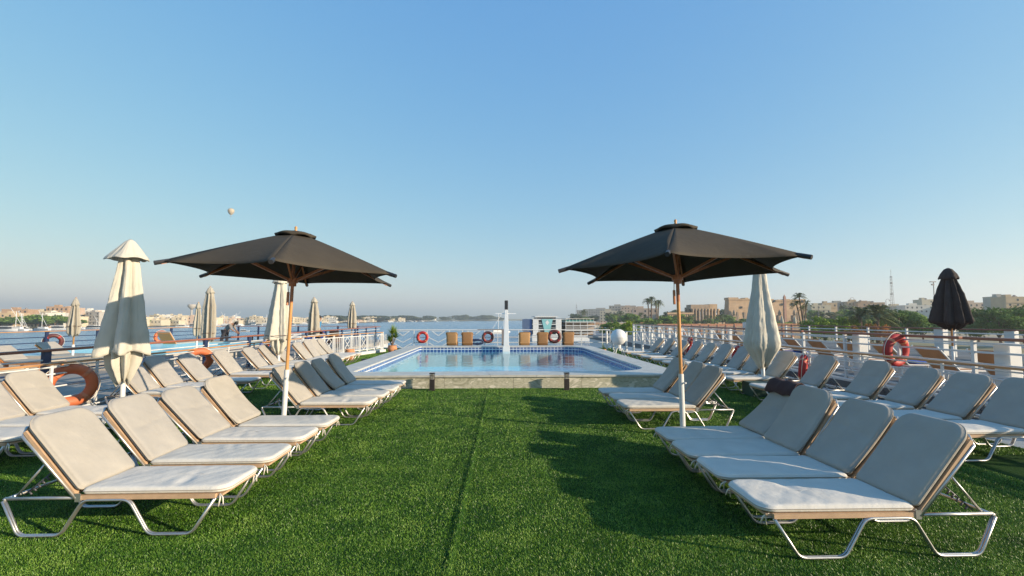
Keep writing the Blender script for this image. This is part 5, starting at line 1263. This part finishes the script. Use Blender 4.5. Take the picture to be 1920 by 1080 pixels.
# lattice radio mast, tower cranes
def radio_mast(px, top, Y, label, w=2.0):
    z1 = hz(top, Y); t = thing('radio_mast', label, 'radio mast', (at(px, Y), Y, BZ)); H = z1-BZ; n = 14; mb = MB()
    c = [(-1, -1), (1, -1), (1, 1), (-1, 1)]; W0 = lambda f: w*(1-.75*f)/2
    legs = MB()
    for a, b in c: legs.tube([(a*W0(0), b*W0(0), 0), (a*W0(.85), b*W0(.85), H*.85)], .11, 4)
    legs.build('legs', M['steel'], t); 
    for i in range(n):
        f0, f1 = .85*i/n, .85*(i+1)/n
        for k in range(4): a, b = c[k], c[(k+1) % 4]; mb.tube([(a[0]*W0(f0), a[1]*W0(f0), H*f0), (b[0]*W0(f1), b[1]*W0(f1), H*f1)], .06, 4)
    mb.build('bracing', M['steel'], t, kind='stuff'); MB().tube([(0, 0, H*.85), (0, 0, H)], .14, 5).build('antenna', M['steel'], t)
    for z in (.55, .75, .86): MB().lathe([(1.0, 0), (1.0, .9)], 8, 0, 0, H*z).build('antenna_ring', M['steel'], t)
radio_mast(1680, 503, 420, 'tall slim lattice radio mast above the dark trees', 2.8)
radio_mast(1082, 568, 900, 'thin distant mast above the right bank, left of the hotel', 4)
def lamp_post(px, Y, top, label, arm=1.0):
    t = thing('street_lamp', label, 'street lamp', (at(px, Y), Y, BZ), 0, 'street lamps along the corniche'); H = hz(top, Y)-BZ
    MB().tube([(0, 0, 0), (0, 0, H)], [.13, .08], 8).build('pole', M['steel'], t)
    pts = [(arm*1.4*(1-cos(a_))*.5*2*.5, 0, H+.6*sin(a_)) for a_ in [pi*k/8 for k in range(9)]]
    MB().tube(pts, .05, 5).build('arm', M['steel'], t); bevel(MB().box(arm*1.4-.3, -.15, H-.12, arm*1.4+.3, .15, H+.05).build('lamp_head', M['steel'], t), .03)
for i, (px, Y, top, arm) in enumerate(((1668, 160, 563, 1), (1816, 150, 560, -1), (1540, 170, 575, 1), (1608, 165, 560, -1), (1640, 165, 567, -1))):
    lamp_post(px, Y, top, ['curved street lamp beside the radio mast', 'curved street lamp right of the closed brown umbrella', 'curved street lamp right of the palm clump', 'straight street lamp above the hedge', 'flat-headed street lamp above the spreading palm'][i], arm)
t = thing('flood_light', 'flat floodlight mast peeking out left of the closed brown umbrella', 'floodlight', (at(1760, 140), 140, BZ)); H = hz(526, 140)-BZ
MB().tube([(0, 0, 0), (0, 0, H)], .12, 6).build('pole', M['steel'], t); MB().box(-1.0, -.3, H-.15, .6, .3, H+.1).build('lamp_head', M['steel'], t); MB().box(-.6, -.2, H-1.1, .1, .2, H-.7).build('speaker_box', M['steel'], t)

# ---------------------------------------------------------------- temple on the right bank
def pylon_tower(t, x0, x1, Y, ztop, zb, notch):
    D = 9; bat = .06; H = ztop-zb
    vs = [(x0, Y, zb), (x1, Y, zb), (x1, Y+D, zb), (x0, Y+D, zb)]; k = H*bat
    vs += [(x0+k, Y+k, ztop-2), (x1-k*.6, Y+k, ztop-2), (x1-k*.6, Y+D-k, ztop-2), (x0+k, Y+D-k, ztop-2)]
    MB().add(vs, [(3,2,1,0),(4,5,6,7),(0,1,5,4),(1,2,6,5),(2,3,7,6),(3,0,4,7)]).build('tower_wall', M['sandstone'], t)
    n = 9; g = random.Random(int(x0)); X0, X1 = x0+k-.4, x1-k*.6+.4; mb = MB()
    for i in range(n):
        a = X0+(X1-X0)*i/n; b = X0+(X1-X0)*(i+1)/n; top = ztop-g.choice((0, .2, .9, .4, 0)); mb.box(a, Y+k-.5, ztop-2+.01, b-.08, Y+D-k+.4, top)
    mb.build('cornice_blocks', M['sandstone'], t, kind='stuff')
    return k
def temple():
    Y = 360; zb = BZ; t = thing('temple_pylon', 'sandstone temple pylon with two battered towers behind the right closed umbrella', 'temple', (0, 0, 0))
    pylon_tower(t, 181, 206, Y, hz(557, Y), zb, 1); pylon_tower(t, 214, 244, Y, hz(560, Y), zb, 0)
    MB().box(205, Y+1.5, zb, 215, Y+8, hz(583, Y)).build('gateway', M['sandstone'], t)
    sl_ = MB()
    for x in (188, 193.5, 222, 236): sl_.box(x, Y+.05, zb+2, x+1.3, Y+1.0, hz(585, Y))
    sl_.build('flag_niches', M['sandstone_d'], t, kind='stuff')
    wn = MB()
    for x, z in ((191, hz(578, Y)), (224, hz(572, Y)), (217.5, hz(566, Y)), (232, hz(572, Y)), (240, hz(566, Y))): wn.box(x, Y+.4+.0, z, x+1.6, Y+1.3, z+1.6)
    wn.build('window_openings', M['glass'], t, kind='stuff')
    o = thing('obelisk', 'slender rose granite obelisk in front of the temple pylon', 'obelisk', (at(1476, 345), 345, BZ)); H = hz(551, 345)-BZ
    vs = [(sx*1.05, sy*1.05, .8) for sx, sy in ((-1,-1),(1,-1),(1,1),(-1,1))]+[(sx*.7, sy*.7, H-2.0) for sx, sy in ((-1,-1),(1,-1),(1,1),(-1,1))]+[(0, 0, H)]
    MB().add(vs, [(3,2,1,0),(0,1,5,4),(1,2,6,5),(2,3,7,6),(3,0,4,7),(4,5,8),(5,6,8),(6,7,8),(7,4,8)]).build('shaft', M['granite'], o); MB().box(-1.9, -1.9, 0, 1.9, 1.9, .8).build('plinth', M['granite'], o)
    for i, x in enumerate((at(1466, 348), at(1494, 348), at(1384, 345))):
        s = thing('seated_statue', ['dark seated statue left of the obelisk', 'dark seated statue right of the obelisk', 'dark seated statue before the left pylon tower'][i], 'statue', (x, 348, BZ), 0, 'seated statues before the pylon')
        bevel(MB().box(-2.2, -1, 0, 2.2, 3.5, 4.5).build('throne', M['sandstone_d'], s), .3)
        bevel(MB().box(-1.8, -.2, 4.5, 1.8, 2.4, 8.5).build('torso', M['sandstone_d'], s), .6); MB().lathe([(.9, 8.5), (1.2, 9.5), (1.1, 10.6), (.8, 11.4), (.3, 12.6)], 12).build('head', M['sandstone_d'], s, smooth=True)
        for sx in (-.8, .8): bevel(MB().box(sx-.55, -2.2, 0, sx+.55, -.2, 4.6).build('leg', M['sandstone_d'], s), .25)
    # high colonnade
    c = thing('temple_colonnade', 'ruined temple colonnade of tall columns under heavy stone beams', 'temple', (0, 0, 0))
    zt = hz(571, Y); x0, x1 = at(1299, Y), at(1352, Y); n = 9
    for j in range(2):
        for i in range(n):
            x = x0+1+(x1-x0-2)*i/(n-1); yy = Y+j*7
            MB().lathe([(1.0, 0), (1.05, .5), (.85, 3), (.8, (zt-BZ)*.68), (1.1, (zt-BZ)*.74), (1.35, (zt-BZ)*.80), (1.0, (zt-BZ)*.81)], 10, x, yy, BZ).build('column', M['sandstone'] if i > 4 else M['sandstone_d'], c, smooth=True)
    MB().box(x0-.6, Y-1, zt-3.2, x0+(x1-x0)*.62, Y+8, zt).build('architrave', M['sandstone_d'], c); MB().box(x0+(x1-x0)*.63, Y-1, zt-3.2, x1-2, Y+8, zt+.4).build('architrave', M['sandstone'], c)
    MB().box(x0-.8, Y+9, BZ, x0+(x1-x0)*.45, Y+11, zt-2).build('rear_wall', M['sandstone_d'], c)
    # lower colonnade
    c = thing('temple_court', 'lower row of temple columns with a flat beam left of the high colonnade', 'temple', (0, 0, 0)); zt = hz(586, Y); x0, x1 = at(1253, Y), at(1300, Y)
    for i in range(13):
        x = x0+(x1-x0)*i/12; MB().lathe([(.7, 0), (.62, 3), (.6, (zt-BZ)*.7), (.9, (zt-BZ)*.82)], 8, x, Y-2, BZ).build('column', M['sandstone'], c, smooth=True)
    MB().box(x0-.6, Y-2.8, zt-1.4, x1+.5, Y-1.2, zt).build('beam', M['sandstone'], c)
    # sphinx-like avenue blocks, walls and visitors' terraces
    w = thing('ruin_wall', 'broken stone wall and blocks at the foot of the temple', 'wall', (0, 0, 0)); g = random.Random(4)
    for i in range(46):
        px = g.uniform(1240, 1420); YY = g.uniform(280, 350); hh = g.uniform(1.0, 4.0); ww = g.uniform(.8, 4); x = at(px, YY)
        bevel(MB().box(x-ww/2, YY, BZ, x+ww/2, YY+1.5, BZ+hh).build('stone_block', M['sandstone' if i % 3 else 'sandstone_d'], w), .15)
temple()
# corniche: promenade wall, closed parasols, terraces, crowd
for i, (x0, x1, Y, top, lb) in enumerate(((1235, 1420, 215, 607.5, 'long reddish promenade wall below the temple'), (1380, 1700, 190, 607.0, 'reddish terrace wall below the pylon and hedge'), (1060, 1240, 330, 606.0, 'sandy promenade wall up the right bank'))):
    xa, xb = at(x0, Y), at(x1, Y); t = thing('promenade_wall', lb, 'wall', (xa, Y, BZ)); zt = hz(top, Y)-BZ; n = int((xb-xa)/4)
    MB().box(0, 0, -3, xb-xa, .8, zt-.9).build('wall_face', M['sandstone_d'], t); MB().box(0, -.05, zt-.898, xb-xa, .85, zt-.25).build('wall_band', M['clay_wall'] if i < 2 else M['sandstone'], t); MB().box(-.1, -.15, zt-.248, xb-xa+.1, .95, zt).build('wall_cap', M['terracotta'], t)
    for k in range(n): MB().box(k*4.0, -.25, -3, k*4.0+.5, -.052, zt-.26).build('pilaster', M['clay_wall'] if i < 2 else M['sandstone'], t)
gp = random.Random(9)
for i, px in enumerate((1470, 1494, 1404, 1440, 1512)):
    Y = 185; t = thing('closed_parasol', ['closed brown parasol on the terrace left of the obelisk foot', 'closed brown parasol on the terrace right of the obelisk foot', 'closed brown parasol on the terrace left of the closed umbrella', 'closed brown parasol hidden mostly by the beige umbrella', 'closed brown parasol by the palm trunks'][i], 'umbrella', (at(px, Y), Y, BZ), 0, 'closed parasols on the corniche terrace'); h = hz(592 if i < 2 else 597, Y)-BZ
    MB().tube([(0, 0, 0), (0, 0, h)], .06, 6).build('pole', M['trunk'], t); MB().lathe([(.55, h-3.2), (.75, h-2.8), (.5, h-1.4), (.1, h)], 9).build('folded_canopy', M['grey_canvas'], t, smooth=True)
# market stalls and visitors seen as a colourful strip up the right bank
mm = [M['terracotta'], M['white'], M['sandstone'], M['clay_wall'], M['beige_canvas']]
for i in range(40):
    px = gp.uniform(1110, 1300); Y = gp.uniform(250, 330); x = at(px, Y); h = gp.uniform(2.2, 3.8); w = gp.uniform(2.5, 6); c = gp.randrange(5)
    t = thing('market_stall', ['terracotta roofed', 'white roofed', 'sand roofed', 'red roofed', 'canvas roofed'][c]+' stall on the crowded right bank promenade', 'stall', (x, Y, BZ), 0, ['terracotta', 'white', 'sand', 'red', 'canvas'][c]+' roofed stalls on the right bank')
    MB().box(-w/2, 0, h, w/2, 3, h+.25).build('roof', mm[c], t); MB().box(-w/2+.2, .5, 0, w/2-.2, 2.6, h*.45).build('counter', mm[(c+2) % 5], t)
    for sx in (-w/2+.1, w/2-.1): MB().box(sx-.08, .05, 0, sx+.08, .2, h-.002).build('post', M['trunk'], t)
# floating white jetties and moored boats beside our bow on the right
for i, (px, Y) in enumerate(((1235, 150), (1262, 140), (1290, 135), (1320, 130), (1360, 125), (1225, 175))):
    boat(at(px, Y), Y, 13, ['white excursion boat moored below the right bank, leftmost', 'white excursion boat moored below the palms', 'white excursion boat moored left of the colonnade view', 'white excursion boat moored below the colonnade', 'white excursion boat moored below the left pylon tower', 'white excursion boat moored farther up the right bank'][i], 1.5+.05*i, 'white', True, group='excursion boats below the right bank')

# ---------------------------------------------------------------- hot air balloon
t = thing('hot_air_balloon', 'small cream hot air balloon floating in the sky at the left', 'balloon', (-393, 700, 152)); t.scale = (.40,)*3
pr = [(1.2, 5.2), (2.6, 6.5), (4.6, 8.6), (6.8, 11.2), (8.8, 14.2), (10.3, 17.4), (11.1, 20.6), (10.9, 23.8), (9.6, 26.8), (7.4, 29.0), (4.6, 30.5), (1.5, 31.1)]
for k in range(12):
    mb = MB(); n = 5; vs = []
    for r, z in pr:
        for j in range(n): a_ = 2*pi*(k+j/(n-1))/12; b = 1+.035*sin(pi*j/(n-1)); vs.append((r*b*cos(a_), r*b*sin(a_), z))
    mb.add(vs, [(i*n+j, i*n+j+1, (i+1)*n+j+1, (i+1)*n+j) for i in range(len(pr)-1) for j in range(n-1)]); mb.build('gore', M['envelope'], t, smooth=True)
bevel(MB().box(-1.3, -1.3, 0, 1.3, 1.3, 1.6).build('basket', M['wicker'], t), .1)
for sx in (-1, 1):
    for sy in (-1, 1): MB().tube([(sx*1.1, sy*1.1, 1.6), (sx*.9, sy*.9, 5.2)], .06, 4).build('rope', M['rope'], t)

# ---------------------------------------------------------------- haze
HAZE = 0.0003
if HAZE > 0:
    m = bpy.data.materials.new('haze air'); m.use_nodes = True; t_ = m.node_tree; t_.nodes.clear()
    o_ = t_.nodes.new('ShaderNodeOutputMaterial'); v_ = t_.nodes.new('ShaderNodeVolumePrincipled')
    v_.inputs['Color'].default_value = (0.87, 0.95, 0.97, 1); v_.inputs['Density'].default_value = HAZE; v_.inputs['Anisotropy'].default_value = .3
    t_.links.new(v_.outputs[0], o_.inputs['Volume'])
    MB().box(-6050, -2050, WATER-2, 6050, 14050, 176).build('haze', m, kind='stuff')['label'] = 'pale haze over the river'
